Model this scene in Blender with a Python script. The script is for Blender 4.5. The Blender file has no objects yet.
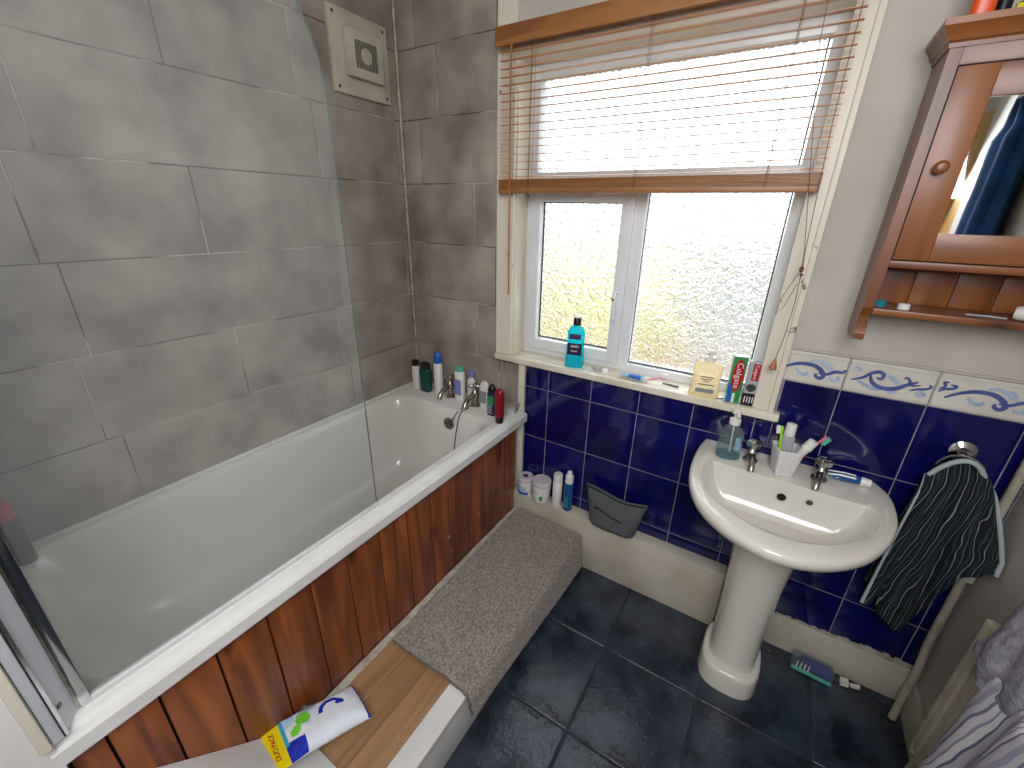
import bpy, bmesh, math, random
from math import sin, cos, pi, radians, sqrt
from mathutils import Vector, Matrix, noise

random.seed(7)
scn = bpy.context.scene
COL = scn.collection

# ------------------------------------------------------------------ camera
def cam_matrix(yaw, pitch, roll):
    f = Vector((sin(yaw)*cos(pitch), cos(yaw)*cos(pitch), sin(pitch)))
    r = Vector((cos(yaw), -sin(yaw), 0)); u = r.cross(f)
    r2 = cos(roll)*r + sin(roll)*u; u2 = -sin(roll)*r + cos(roll)*u
    return Matrix(((r2.x, u2.x, -f.x), (r2.y, u2.y, -f.y), (r2.z, u2.z, -f.z)))
cd = bpy.data.cameras.new('camera')
cam = bpy.data.objects.new('camera', cd); COL.objects.link(cam)
cd.sensor_fit = 'HORIZONTAL'; cd.sensor_width = 36.0
cd.lens = 36.0*422.384/1024.0
cd.clip_start = 0.02; cd.clip_end = 60
m4 = cam_matrix(-0.5558757, -0.3876001, 0.0214126).to_4x4()
m4.translation = Vector((1.574, -1.5605, 1.5661))
cam.matrix_world = m4
scn.camera = cam

# ------------------------------------------------------------------ light
scn.view_settings.view_transform = 'Standard'
scn.view_settings.look = 'None'
scn.view_settings.gamma = 1.0
scn.view_settings.use_curve_mapping = False
scn.view_settings.exposure = 0.12
SKY = 4.6
world = bpy.data.worlds.new('overcast_sky'); scn.world = world
world.use_nodes = True
wn = world.node_tree; wn.nodes.clear()
wo = wn.nodes.new('ShaderNodeOutputWorld'); wb = wn.nodes.new('ShaderNodeBackground')
tc = wn.nodes.new('ShaderNodeTexCoord'); sp = wn.nodes.new('ShaderNodeSeparateXYZ')
rp = wn.nodes.new('ShaderNodeValToRGB')
rp.color_ramp.elements[0].position = 0.45; rp.color_ramp.elements[0].color = (0.13, 0.13, 0.12, 1)
rp.color_ramp.elements[1].position = 0.62; rp.color_ramp.elements[1].color = (0.93, 0.97, 1.0, 1)
mp = wn.nodes.new('ShaderNodeMapRange'); mp.inputs['From Min'].default_value = -1
wn.links.new(tc.outputs['Generated'], sp.inputs[0]); wn.links.new(sp.outputs['Z'], mp.inputs['Value'])
wn.links.new(mp.outputs[0], rp.inputs[0]); wn.links.new(rp.outputs[0], wb.inputs['Color'])
wb.inputs['Strength'].default_value = SKY
wn.links.new(wb.outputs[0], wo.inputs[0])

def area(name, loc, rot, sx, sy, power, color=(1, 1, 1), portal=False):
    l = bpy.data.lights.new(name, 'AREA'); l.shape = 'RECTANGLE'; l.size = sx; l.size_y = sy
    l.energy = power; l.color = color
    o = bpy.data.objects.new(name, l); COL.objects.link(o); o.location = loc; o.rotation_euler = rot
    if portal: l.cycles.is_portal = True
    return o
area('window_daylight_portal', (1.10, 0.195, 1.52), (radians(90), 0, pi), 1.1, 1.2, 1, portal=True)
area('rear_fill_light', (1.75, -1.95, 2.02), (radians(60), 0, radians(32)), 0.9, 0.8, 27, (0.97, 0.98, 1.0))  # added soft fill behind the camera, as if from the hallway

# ------------------------------------------------------------------ materials
def lin(c):
    if isinstance(c, str):
        c = tuple(int(c[i:i+2], 16)/255 for i in (0, 2, 4))
    return tuple((x/12.92 if x <= 0.04045 else ((x+0.055)/1.055)**2.4) for x in c)+(1.0,)
def newmat(name):
    m = bpy.data.materials.new(name); m.use_nodes = True
    nt = m.node_tree; b = nt.nodes['Principled BSDF']
    return m, nt, b
def mat(name, col, rough=0.5, metal=0.0, col2=None, nscale=8, contrast=(0.35, 0.65), bump=0, bscale=60, bdist=0.002,
        trans=0, ior=1.45, coat=0, sss=0, island=0, stretch=None, spec=None, detail=4, alpha=None):
    m, nt, b = newmat(name); N = nt.nodes; L = nt.links
    b.inputs['Roughness'].default_value = rough; b.inputs['Metallic'].default_value = metal
    b.inputs['Transmission Weight'].default_value = trans; b.inputs['IOR'].default_value = ior
    b.inputs['Coat Weight'].default_value = coat
    if alpha is not None: b.inputs['Alpha'].default_value = alpha
    if spec is not None: b.inputs['Specular IOR Level'].default_value = spec
    co = N.new('ShaderNodeTexCoord'); src = co.outputs['Object']
    if stretch:
        mpn = N.new('ShaderNodeMapping'); mpn.inputs['Scale'].default_value = stretch
        L.new(src, mpn.inputs[0]); src = mpn.outputs[0]
    if col2 is None: col2 = tuple(c*0.93 for c in lin(col)[:3])
    else: col2 = lin(col2)[:3]
    nz = N.new('ShaderNodeTexNoise'); nz.inputs['Scale'].default_value = nscale; nz.inputs['Detail'].default_value = detail
    L.new(src, nz.inputs['Vector'])
    r = N.new('ShaderNodeValToRGB'); r.color_ramp.elements[0].position = contrast[0]; r.color_ramp.elements[1].position = contrast[1]
    r.color_ramp.elements[0].color = (*col2, 1); r.color_ramp.elements[1].color = lin(col)
    L.new(nz.outputs['Fac'], r.inputs[0]); out = r.outputs[0]
    if island:
        g = N.new('ShaderNodeNewGeometry'); mr = N.new('ShaderNodeMapRange')
        mr.inputs['To Min'].default_value = 1-island; mr.inputs['To Max'].default_value = 1+island
        L.new(g.outputs['Random Per Island'], mr.inputs['Value'])
        mx = N.new('ShaderNodeMix'); mx.data_type = 'RGBA'; mx.blend_type = 'MULTIPLY'; mx.inputs['Factor'].default_value = 1
        cb = N.new('ShaderNodeCombineColor')
        for k in range(3): L.new(mr.outputs[0], cb.inputs[k])
        L.new(out, mx.inputs[6]); L.new(cb.outputs[0], mx.inputs[7]); out = mx.outputs[2]
    L.new(out, b.inputs['Base Color'])
    if bump:
        n2 = N.new('ShaderNodeTexNoise'); n2.inputs['Scale'].default_value = bscale; n2.inputs['Detail'].default_value = 3
        L.new(co.outputs['Object'], n2.inputs['Vector'])
        bp = N.new('ShaderNodeBump'); bp.inputs['Strength'].default_value = bump; bp.inputs['Distance'].default_value = bdist
        L.new(n2.outputs['Fac'], bp.inputs['Height']); L.new(bp.outputs[0], b.inputs['Normal'])
    return m
def wood(name, cdark, clight, axis='Z', scale=14, rough=0.35, knots=True, island=0.15, coat=0.2):
    m, nt, b = newmat(name); N = nt.nodes; L = nt.links
    co = N.new('ShaderNodeTexCoord'); g = N.new('ShaderNodeNewGeometry')
    off = N.new('ShaderNodeVectorMath'); off.operation = 'MULTIPLY_ADD'
    L.new(g.outputs['Random Per Island'], off.inputs[0]); off.inputs[1].default_value = (7, 11, 5); L.new(co.outputs['Object'], off.inputs[2])
    mpn = N.new('ShaderNodeMapping'); s = [scale]*3; s['XYZ'.index(axis)] = scale*0.09
    mpn.inputs['Scale'].default_value = s; L.new(off.outputs[0], mpn.inputs[0])
    nz = N.new('ShaderNodeTexNoise'); nz.inputs['Scale'].default_value = 1.6; nz.inputs['Detail'].default_value = 6; nz.inputs['Distortion'].default_value = 0.8
    L.new(mpn.outputs[0], nz.inputs['Vector'])
    r = N.new('ShaderNodeValToRGB'); r.color_ramp.elements[0].position = 0.36; r.color_ramp.elements[1].position = 0.66
    r.color_ramp.elements[0].color = lin(cdark); r.color_ramp.elements[1].color = lin(clight)
    L.new(nz.outputs['Fac'], r.inputs[0]); out = r.outputs[0]
    if knots:
        mk = N.new('ShaderNodeMapping'); sk = [9, 9, 9]; sk['XYZ'.index(axis)] = 4.5
        mk.inputs['Scale'].default_value = sk; L.new(off.outputs[0], mk.inputs[0])
        v = N.new('ShaderNodeTexVoronoi'); v.inputs['Scale'].default_value = 1.0; L.new(mk.outputs[0], v.inputs['Vector'])
        kr = N.new('ShaderNodeValToRGB'); kr.color_ramp.elements[0].position = 0.06; kr.color_ramp.elements[1].position = 0.22
        kr.color_ramp.elements[0].color = (0.12, 0.08, 0.06, 1); kr.color_ramp.elements[1].color = (1, 1, 1, 1)
        L.new(v.outputs['Distance'], kr.inputs[0])
        mx = N.new('ShaderNodeMix'); mx.data_type = 'RGBA'; mx.blend_type = 'MULTIPLY'; mx.inputs['Factor'].default_value = 0.8
        L.new(out, mx.inputs[6]); L.new(kr.outputs[0], mx.inputs[7]); out = mx.outputs[2]
    mr = N.new('ShaderNodeMapRange'); mr.inputs['To Min'].default_value = 1-island; mr.inputs['To Max'].default_value = 1+island
    L.new(g.outputs['Random Per Island'], mr.inputs['Value'])
    vm = N.new('ShaderNodeVectorMath'); vm.operation = 'SCALE'; L.new(out, vm.inputs[0]); L.new(mr.outputs[0], vm.inputs['Scale'])
    L.new(vm.outputs[0], b.inputs['Base Color'])
    b.inputs['Roughness'].default_value = rough; b.inputs['Coat Weight'].default_value = coat; b.inputs['Coat Roughness'].default_value = 0.2
    bp = N.new('ShaderNodeBump'); bp.inputs['Strength'].default_value = 0.15; bp.inputs['Distance'].default_value = 0.001
    L.new(nz.outputs['Fac'], bp.inputs['Height']); L.new(bp.outputs[0], b.inputs['Normal'])
    return m

M = {}
M['greytile'] = mat('grey_stone_tile', 'aca296', 0.42, col2='7c7068', nscale=5, contrast=(0.32, 0.68), bump=0.15, bscale=40, island=0.05, detail=8)
M['greygrout'] = mat('stained_white_grout', 'c4bcb2', 0.8, col2='5a4c42', nscale=3.2, contrast=(0.47, 0.56))
M['bluetile'] = mat('cobalt_glazed_tile', '10125c', 0.07, col2='0a0c40', nscale=7, contrast=(0.3, 0.7), bump=0.35, bscale=9, bdist=0.004, island=0.12, spec=0.6)
M['bluegrout'] = mat('pale_grout', 'a3a3ac', 0.8, col2='77767f', nscale=14)
M['dado'] = mat('cream_dado_tile', 'd6d2c8', 0.2, col2='c9c4b8', nscale=12)
M['dadoblue'] = mat('dado_blue_paint', '55629c', 0.25, col2='46528c', nscale=60)
M['dadopale'] = mat('dado_pale_blue_paint', '9aaac6', 0.25, col2='b4c0d4', nscale=40)
M['plaster'] = mat('cream_painted_plaster', 'c4beb4', 0.75, col2='b7b0a6', nscale=4, bump=0.25, bscale=30)
M['paint'] = mat('cream_gloss_paint', 'e2dccb', 0.35, col2='d3c9b2', nscale=6, bump=0.1, bscale=25)
M['paintold'] = mat('flaking_cream_paint', 'ded6c4', 0.4, col2='6f5c46', nscale=22, contrast=(0.26, 0.31), bump=0.3, bscale=40)
M['white'] = mat('white_gloss_paint', 'dddcda', 0.35, col2='cfcdc9', nscale=5, bump=0.12, bscale=25)
M['ceil'] = mat('ceiling_paint', 'd8d5cf', 0.9)
M['upvc'] = mat('white_upvc', 'e3e4e6', 0.25)
M['gasket'] = mat('black_gasket', '2b2d30', 0.5)
M['tub'] = mat('white_acrylic', 'dedbd6', 0.18, col2='d6d2cc', nscale=3, coat=0.3)
M['ceramic'] = mat('white_ceramic', 'dcd8cf', 0.1, col2='d7d2c8', nscale=3, coat=0.4)
M['chrome'] = mat('chrome', 'd6d8da', 0.12, 1.0, col2='c4c6c8')
M['chromedull'] = mat('limescaled_chrome', 'b9b5ad', 0.3, 1.0, col2='8e877c', nscale=40)
M['steel'] = mat('dark_steel', '6b6c6e', 0.3, 0.9)
M['black'] = mat('black_plastic', '15161a', 0.35)
M['dark'] = mat('dark_recess', '0b0b0c', 0.8)
M['panelwood'] = wood('stained_pine_boards', '63311a', 'a05a2e', 'Z', 11, 0.38)
M['cabwood'] = wood('waxed_pine', '5f3217', '8f5426', 'Z', 9, 0.4, island=0.08)
M['cabwoodh'] = wood('waxed_pine_across', '5f3217', '8f5426', 'X', 9, 0.4, island=0.08)
M['blindwood'] = wood('blind_slat_wood', 'b9763a', 'd29a5a', 'X', 18, 0.45, knots=False, island=0.12, coat=0.1)
M['blindrail'] = wood('blind_rail_wood_shaded', '865630', 'a8733f', 'X', 18, 0.45, knots=False, island=0.04, coat=0.1)  # darker copy of the slat wood, headrail shade worked into its colour
M['laminate'] = wood('oak_laminate', '856446', 'a88561', 'Y', 10, 0.35, knots=False, island=0.07)
M['oldfan'] = mat('aged_fan_plastic', 'bdb8a6', 0.5, col2='aaa593', nscale=10)
M['fandark'] = mat('fan_dark_tone', '4a4538', 0.9)  # dark olive tone of the grille slots and screw heads
M['cord'] = mat('brown_cord', '6d4a30', 0.8)
M['tassel'] = mat('tassel_wood', 'a8662c', 0.4)
M['ledge'] = mat('cream_boxing_paint', 'c9c2b4', 0.45, col2='b5ac9b', nscale=6, bump=0.15, bscale=30)
M['caulk'] = mat('ragged_sealant', 'bfb8aa', 0.7, col2='9b9283', nscale=30)
M['pipe'] = mat('painted_pipe', 'b8b2a4', 0.4, col2='a29a88', nscale=20)

# floor tile: dark slate blue with riven gloss
def floor_mat():
    m, nt, b = newmat('slate_blue_floor_tile'); N = nt.nodes; L = nt.links
    co = N.new('ShaderNodeTexCoord')
    nz = N.new('ShaderNodeTexNoise'); nz.inputs['Scale'].default_value = 9; nz.inputs['Detail'].default_value = 8; L.new(co.outputs['Object'], nz.inputs['Vector'])
    r = N.new('ShaderNodeValToRGB'); r.color_ramp.elements[0].position = 0.35; r.color_ramp.elements[1].position = 0.7
    r.color_ramp.elements[0].color = lin('191e28'); r.color_ramp.elements[1].color = lin('374353')
    L.new(nz.outputs['Fac'], r.inputs[0]); L.new(r.outputs[0], b.inputs['Base Color'])
    b.inputs['Roughness'].default_value = 0.28
    rr = N.new('ShaderNodeMapRange'); rr.inputs['To Min'].default_value = 0.16; rr.inputs['To Max'].default_value = 0.34; b.inputs['Specular IOR Level'].default_value = 0.8
    L.new(nz.outputs['Fac'], rr.inputs['Value']); L.new(rr.outputs[0], b.inputs['Roughness'])
    n2 = N.new('ShaderNodeTexNoise'); n2.inputs['Scale'].default_value = 38; n2.inputs['Detail'].default_value = 4; n2.inputs['Distortion'].default_value = 1.5
    L.new(co.outputs['Object'], n2.inputs['Vector'])
    bp = N.new('ShaderNodeBump'); bp.inputs['Strength'].default_value = 0.6; bp.inputs['Distance'].default_value = 0.003
    L.new(n2.outputs['Fac'], bp.inputs['Height']); L.new(bp.outputs[0], b.inputs['Normal'])
    return m
M['floortile'] = floor_mat()
M['floorgrout'] = mat('dark_floor_grout', '2c3440', 0.8, col2='1c2028', nscale=12)

# hammered obscured glass
def pane_mat():
    m, nt, b = newmat('hammered_obscure_glass'); N = nt.nodes; L = nt.links
    out = N['Material Output'] if 'Material Output' in N else None
    N.remove(b)
    co = N.new('ShaderNodeTexCoord')
    v = N.new('ShaderNodeTexNoise'); v.inputs['Scale'].default_value = 52; v.inputs['Detail'].default_value = 1.0; v.inputs['Distortion'].default_value = 0.6
    L.new(co.outputs['Object'], v.inputs['Vector'])
    bp = N.new('ShaderNodeBump'); bp.inputs['Strength'].default_value = 1.0; bp.inputs['Distance'].default_value = 0.016
    L.new(v.outputs['Fac'], bp.inputs['Height'])
    g = N.new('ShaderNodeBsdfGlass'); g.inputs['Roughness'].default_value = 0.12; g.inputs['IOR'].default_value = 1.5
    g.inputs['Color'].default_value = (0.96, 0.98, 1, 1)
    L.new(bp.outputs[0], g.inputs['Normal'])
    t = N.new('ShaderNodeBsdfTransparent'); t.inputs['Color'].default_value = (0.95, 0.97, 0.97, 1)
    mx = N.new('ShaderNodeMixShader'); mx.inputs[0].default_value = 0.62
    L.new(t.outputs[0], mx.inputs[1]); L.new(g.outputs[0], mx.inputs[2])
    L.new(mx.outputs[0], out.inputs[0])
    return m
M['pane'] = pane_mat()
def screen_mat():
    m, nt, b = newmat('limescaled_screen_glass'); N = nt.nodes; L = nt.links; out = N['Material Output']
    N.remove(b)
    t = N.new('ShaderNodeBsdfTransparent'); t.inputs['Color'].default_value = (0.955, 0.965, 0.962, 1)
    d = N.new('ShaderNodeBsdfDiffuse'); d.inputs['Color'].default_value = (0.78, 0.82, 0.84, 1)
    gl = N.new('ShaderNodeBsdfGlossy'); gl.inputs['Roughness'].default_value = 0.08
    co = N.new('ShaderNodeTexCoord'); nz = N.new('ShaderNodeTexNoise'); nz.inputs['Scale'].default_value = 2.2; nz.inputs['Detail'].default_value = 5
    L.new(co.outputs['Object'], nz.inputs['Vector'])
    ml = N.new('ShaderNodeMapRange'); ml.inputs['To Min'].default_value = 0.015; ml.inputs['To Max'].default_value = 0.10
    L.new(nz.outputs['Fac'], ml.inputs['Value'])
    m1 = N.new('ShaderNodeMixShader'); L.new(ml.outputs[0], m1.inputs[0]); L.new(t.outputs[0], m1.inputs[1]); L.new(d.outputs[0], m1.inputs[2])
    fr = N.new('ShaderNodeFresnel'); fr.inputs['IOR'].default_value = 1.2
    m2 = N.new('ShaderNodeMixShader'); L.new(fr.outputs[0], m2.inputs[0]); L.new(m1.outputs[0], m2.inputs[1]); L.new(gl.outputs[0], m2.inputs[2])
    L.new(m2.outputs[0], out.inputs[0])
    return m
M['screen'] = screen_mat()
def plastic(name, c, rough=0.3, **k): M[name] = mat(name, c, rough, **k)
def clear(name, c, fac=0.5):
    m, nt, b = newmat(name); N = nt.nodes; L = nt.links; out = N['Material Output']
    b.inputs['Base Color'].default_value = lin(c); b.inputs['Roughness'].default_value = 0.1
    t = N.new('ShaderNodeBsdfTranslucent'); t.inputs['Color'].default_value = lin(c)
    tr = N.new('ShaderNodeBsdfTransparent'); tr.inputs['Color'].default_value = lin(c)
    m1 = N.new('ShaderNodeMixShader'); m1.inputs[0].default_value = 0.6
    L.new(b.outputs[0], m1.inputs[1]); L.new(t.outputs[0], m1.inputs[2])
    m2 = N.new('ShaderNodeMixShader'); m2.inputs[0].default_value = fac
    L.new(m1.outputs[0], m2.inputs[1]); L.new(tr.outputs[0], m2.inputs[2]); L.new(m2.outputs[0], out.inputs[0])
    M[name] = m

# ------------------------------------------------------------------ mesh helpers
class MB:
    def __init__(s): s.bm = bmesh.new(); s.mx = None
    def V(s, p):
        p = Vector(p)
        if s.mx is not None: p = s.mx @ p
        return s.bm.verts.new(p)
    def F(s, vs, mi=0):
        try:
            f = s.bm.faces.new(vs); f.material_index = mi; return f
        except ValueError: return None
    def box(s, x0, x1, y0, y1, z0, z1, mi=0, bev=0):
        xs = sorted((x0, x1)); ys = sorted((y0, y1)); zs = sorted((z0, z1))
        v = [s.V((x, y, z)) for z in zs for y in ys for x in xs]
        fs = []
        for idx in ((0, 2, 3, 1), (4, 5, 7, 6), (0, 1, 5, 4), (2, 6, 7, 3), (0, 4, 6, 2), (1, 3, 7, 5)):
            fs.append(s.F([v[i] for i in idx], mi))
        if bev:
            es = list({e for f in fs for e in f.edges})
            r = bmesh.ops.bevel(s.bm, geom=es, offset=bev, segments=2, profile=0.6, affect='EDGES')
            for f in r['faces']: f.material_index = mi
        return s
    def hexa(s, pts, mi=0):          # 8 pts: bottom 4 ccw, top 4 ccw
        v = [s.V(p) for p in pts]
        for idx in ((3, 2, 1, 0), (4, 5, 6, 7), (0, 1, 5, 4), (1, 2, 6, 5), (2, 3, 7, 6), (3, 0, 4, 7)):
            s.F([v[i] for i in idx], mi)
        return s
    def loft(s, rings, mi=0, cap0=True, cap1=True, closed=True, mis=None):
        R = [[s.V(p) for p in r] for r in rings]
        n = len(R[0])
        for i in range(len(R)-1):
            k = mi if mis is None else mis[i]
            for j in range(n if closed else n-1):
                s.F([R[i][j], R[i][(j+1) % n], R[i+1][(j+1) % n], R[i+1][j]], k)
        if cap0 and closed: s.F(list(reversed(R[0])), mi if mis is None else mis[0])
        if cap1 and closed: s.F(R[-1], mi if mis is None else mis[-1])
        return s
    def lathe(s, prof, c=(0, 0, 0), seg=24, mi=0, axis='Z', mis=None):
        rings = []
        for r, z in prof:
            ring = []
            for k in range(seg):
                a = 2*pi*k/seg; x, y = max(r, 1e-4)*cos(a), max(r, 1e-4)*sin(a)
                p = {'Z': (x, y, z), 'Y': (x, z, -y), 'X': (z, x, y)}[axis]
                ring.append((p[0]+c[0], p[1]+c[1], p[2]+c[2]))
            rings.append(ring)
        return s.loft(rings, mi, mis=mis)
    def tube(s, pts, r, seg=10, mi=0, closed=False):
        pts = [Vector(p) for p in pts]; n = len(pts); rings = []; up = Vector((0, 0, 1))
        for i, p in enumerate(pts):
            if closed: t = pts[(i+1) % n]-pts[i-1]
            else: t = pts[min(i+1, n-1)]-pts[max(i-1, 0)]
            t.normalize()
            if i == 0:
                a = up if abs(t.dot(up)) < 0.9 else Vector((1, 0, 0)); u = a.cross(t).normalized()
            else: u = (u - t*u.dot(t)).normalized()
            w = t.cross(u); rr = r[i] if isinstance(r, (list, tuple)) else r
            rings.append([p+rr*(cos(2*pi*k/seg)*u+sin(2*pi*k/seg)*w) for k in range(seg)])
        if closed: rings.append(rings[0])
        return s.loft(rings, mi, cap0=not closed, cap1=not closed)
    def sphere(s, c, r, seg=16, mi=0, sc=(1, 1, 1)):
        rings = []; n = seg//2
        for i in range(n+1):
            a = -pi/2+pi*i/n; rr = max(cos(a), 0.004)
            rings.append([(c[0]+sc[0]*r*rr*cos(2*pi*k/seg), c[1]+sc[1]*r*rr*sin(2*pi*k/seg), c[2]+sc[2]*r*sin(a)) for k in range(seg)])
        return s.loft(rings, mi)
    def sec(s, secs, seg=32, mi=0, mis=None):   # secs: (z, rx, ry, n[, cx, cy])
        rings = []
        for q in secs:
            z, rx, ry, n = q[:4]; cx, cy = (q[4], q[5]) if len(q) > 4 else (0, 0); ring = []
            for k in range(seg):
                a = 2*pi*k/seg; c_, s_ = cos(a), sin(a)
                ring.append((cx+rx*math.copysign(abs(c_)**(2/n), c_), cy+ry*math.copysign(abs(s_)**(2/n), s_), z))
            rings.append(ring)
        return s.loft(rings, mi, mis=mis)
    def grid(s, fn, nu, nv, mi=0, mif=None, uv=False):
        G = [[s.V(fn(i/nu, j/nv)) for j in range(nv+1)] for i in range(nu+1)]
        ly = s.bm.loops.layers.uv.verify() if uv else None
        for i in range(nu):
            for j in range(nv):
                f = s.F([G[i][j], G[i+1][j], G[i+1][j+1], G[i][j+1]], mi if mif is None else mif(i/nu, j/nv))
                if uv and f:
                    for l, (a, b) in zip(f.loops, ((i, j), (i+1, j), (i+1, j+1), (i, j+1))): l[ly].uv = (a/nu, b/nv)
        return s
    def done(s, name, mats, parent=None, smooth=True, ang=38, fixn=True, mod=None):
        if fixn: bmesh.ops.recalc_face_normals(s.bm, faces=s.bm.faces)
        me = bpy.data.meshes.new(name); s.bm.to_mesh(me); s.bm.free()
        for m in (mats if isinstance(mats, (list, tuple)) else [mats]): me.materials.append(M[m] if isinstance(m, str) else m)
        if smooth:
            for p in me.polygons: p.use_smooth = True
            me.set_sharp_from_angle(angle=radians(ang))
        o = bpy.data.objects.new(name, me); COL.objects.link(o)
        if parent is not None: o.parent = parent
        return o
def thing(name, label, cat, loc=(0, 0, 0), rotz=0, group=None, rot=None):
    o = bpy.data.objects.new(name, None); COL.objects.link(o); o.empty_display_size = 0.05
    o.location = loc; o.rotation_euler = rot if rot else (0, 0, rotz)
    o['label'] = label; o['category'] = cat
    if group: o['group'] = group
    return o
def struct(o, label=None):
    o['kind'] = 'structure'
    if label: o['label'] = label
    return o
def tag(o, label, cat, group=None):
    o['label'] = label; o['category'] = cat
    if group: o['group'] = group
    return o
def text(body, size, matn, parent, mtx, name='lettering', extrude=0.0002, sx=1.0, label=None):
    c = bpy.data.curves.new(name, 'FONT'); c.body = body; c.size = size; c.extrude = extrude
    c.align_x = 'CENTER'; c.align_y = 'CENTER'; c.resolution_u = 3
    t = bpy.data.objects.new('tmp', c); COL.objects.link(t)
    bpy.context.view_layer.update()
    me = bpy.data.meshes.new_from_object(t.evaluated_get(bpy.context.evaluated_depsgraph_get()))
    bpy.data.objects.remove(t)
    me.transform(Matrix.Diagonal((sx, 1, 1, 1))); me.transform(mtx)
    me.materials.clear(); me.materials.append(M[matn])
    o = bpy.data.objects.new(name, me); COL.objects.link(o); o.parent = parent
    if label: o['label'] = label
    return o
def frame(right, up, org):       # matrix mapping text x->right, y->up
    r = Vector(right).normalized(); u = Vector(up).normalized(); n = r.cross(u)
    return Matrix(((r.x, u.x, n.x, org[0]), (r.y, u.y, n.y, org[1]), (r.z, u.z, n.z, org[2]), (0, 0, 0, 1)))
def tiles(mb, rects, fr, mi, gap=0.003, h=0.003, bev=0.004, d0=0.0):
    """rects (a0,a1,b0,b1) in wall coordinates; fr(a,b,d)->xyz"""
    for a0, a1, b0, b1 in rects:
        if a1-a0 < 0.012 or b1-b0 < 0.012: continue
        g = gap/2; a0, a1, b0, b1 = a0+g, a1-g, b0+g, b1-g
        o = [mb.V(fr(a, b, d0)) for a, b in ((a0, b0), (a1, b0), (a1, b1), (a0, b1))]
        e = bev*0.35
        m_ = [mb.V(fr(a, b, d0+h*0.75)) for a, b in ((a0+e, b0+e), (a1-e, b0+e), (a1-e, b1-e), (a0+e, b1-e))]
        i = [mb.V(fr(a, b, d0+h)) for a, b in ((a0+bev, b0+bev), (a1-bev, b0+bev), (a1-bev, b1-bev), (a0+bev, b1-bev))]
        for k in range(4):
            mb.F([o[k], o[(k+1) % 4], m_[(k+1) % 4], m_[k]], mi); mb.F([m_[k], m_[(k+1) % 4], i[(k+1) % 4], i[k]], mi)
        mb.F(i, mi)
def row_rects(b0, b1, joints, a0, a1):
    js = [a0]+sorted(j for j in joints if a0 < j < a1)+[a1]
    return [(js[i], js[i+1], b0, b1) for i in range(len(js)-1)]

# ================================================================== STRUCTURE
W = 2.25; CE = 2.45; YB = -2.9
ZL = 1.922; TH = 0.25
# ---- left wall
mb = MB()
mb.box(-0.12, 0, YB, 0.0, 0, CE, 1)
J = {-3: [-1.2, -.8, -.4], -2: [-1.24, -.84, -.44], -1: [-1.285, -.885, -.488, -.09], 0: [-1.204, -.44, -.03], 1: [-1.268, -.885, -.408],
     2: [-1.238, -.408, -.03], 3: [-1.272, -.863, -.45], 4: [-1.236, -.42, -.03]}
rects = []
for k in range(-3, 5):
    rects += row_rects(ZL-TH*(k+1), min(ZL-TH*k, CE), J[k], -1.60, -0.004)
tiles(mb, rects, lambda a, b, d: (d, a, b), 0)
struct(mb.done('wall_left', ['greytile', 'greygrout'], fixn=True), 'grey stone-effect tiled wall along the bath')
# ---- back wall (window opening x .60-1.60, z .945-2.07)
OX0, OX1, OZ0, OZ1 = 0.60, 1.60, 0.935, 2.08
mb = MB()
for a in ((-0.12, OX0, 0, CE), (OX1, W+0.12, 0, CE), (OX0, OX1, 0, OZ0), (OX0, OX1, OZ1, CE)):
    mb.box(a[0], a[1], 0.0, 0.20, a[2], a[3], 4)
# grout backing, 1 mm proud
mb.box(0, 0.535, -0.001, 0.0, 0.66, CE, 1)
mb.box(0.535, 0.672, -0.001, 0.0, 0.66, OZ0, 1)
mb.box(0.672, W, -0.001, 0.0, 0.05, OZ0, 3)
mb.box(OX1+0.02, W, -0.001, 0.0, OZ0, 1.183, 3)
JB = {-3: [.4], -2: [.11, .51], -1: [.217], 0: [.112, .51], 1: [.40], 2: [.115, .51], 3: [.406], 4: [.115, .56]}
rects = []
for k in range(-3, 5):
    b0, b1 = ZL-TH*(k+1), min(ZL-TH*k, CE)
    x1 = 0.533 if b0 > 0.93 else 0.533
    rects += row_rects(b0, b1, JB[k], 0.004, x1)
rects += row_rects(0.672, 0.922, [.56], 0.534, 0.645)
fb = lambda a, b, d: (a, -0.001-d, b)
tiles(mb, rects, fb, 0)
V0, TW, ZA = 0.796, 0.2004, 1.077
js = [V0+TW*k for k in range(9)]
rects = []
for k in range(1, 5):
    b1 = ZA-0.25*(k-1); b0 = ZA-0.25*k
    if k == 1:
        rects += row_rects(b0, 0.934, js, 0.678, OX1+0.05)
        rects += row_rects(b0, b1, js, OX1+0.05, W)
    elif k < 4: rects += row_rects(b0, b1, js, 0.678, W)
    else: rects += row_rects(0.12, b1, js, 0.678, W)
tiles(mb, rects, fb, 2, gap=0.0026, h=0.003, bev=0.005)
# dado: plain tile with two raised ridges
dr = row_rects(ZA, 1.183, js, 1.64, W)
tiles(mb, dr, fb, 5, gap=0.003, h=0.006, bev=0.004)
for a0, a1, _, _ in dr:
    for zz, hh in ((ZA+0.012, .006), (1.183-0.010, .007)):
        mb.box(a0+.002, a1-.002, -.0095, -.006, zz-hh/2, zz+hh/2, 5, bev=.0012)
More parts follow.
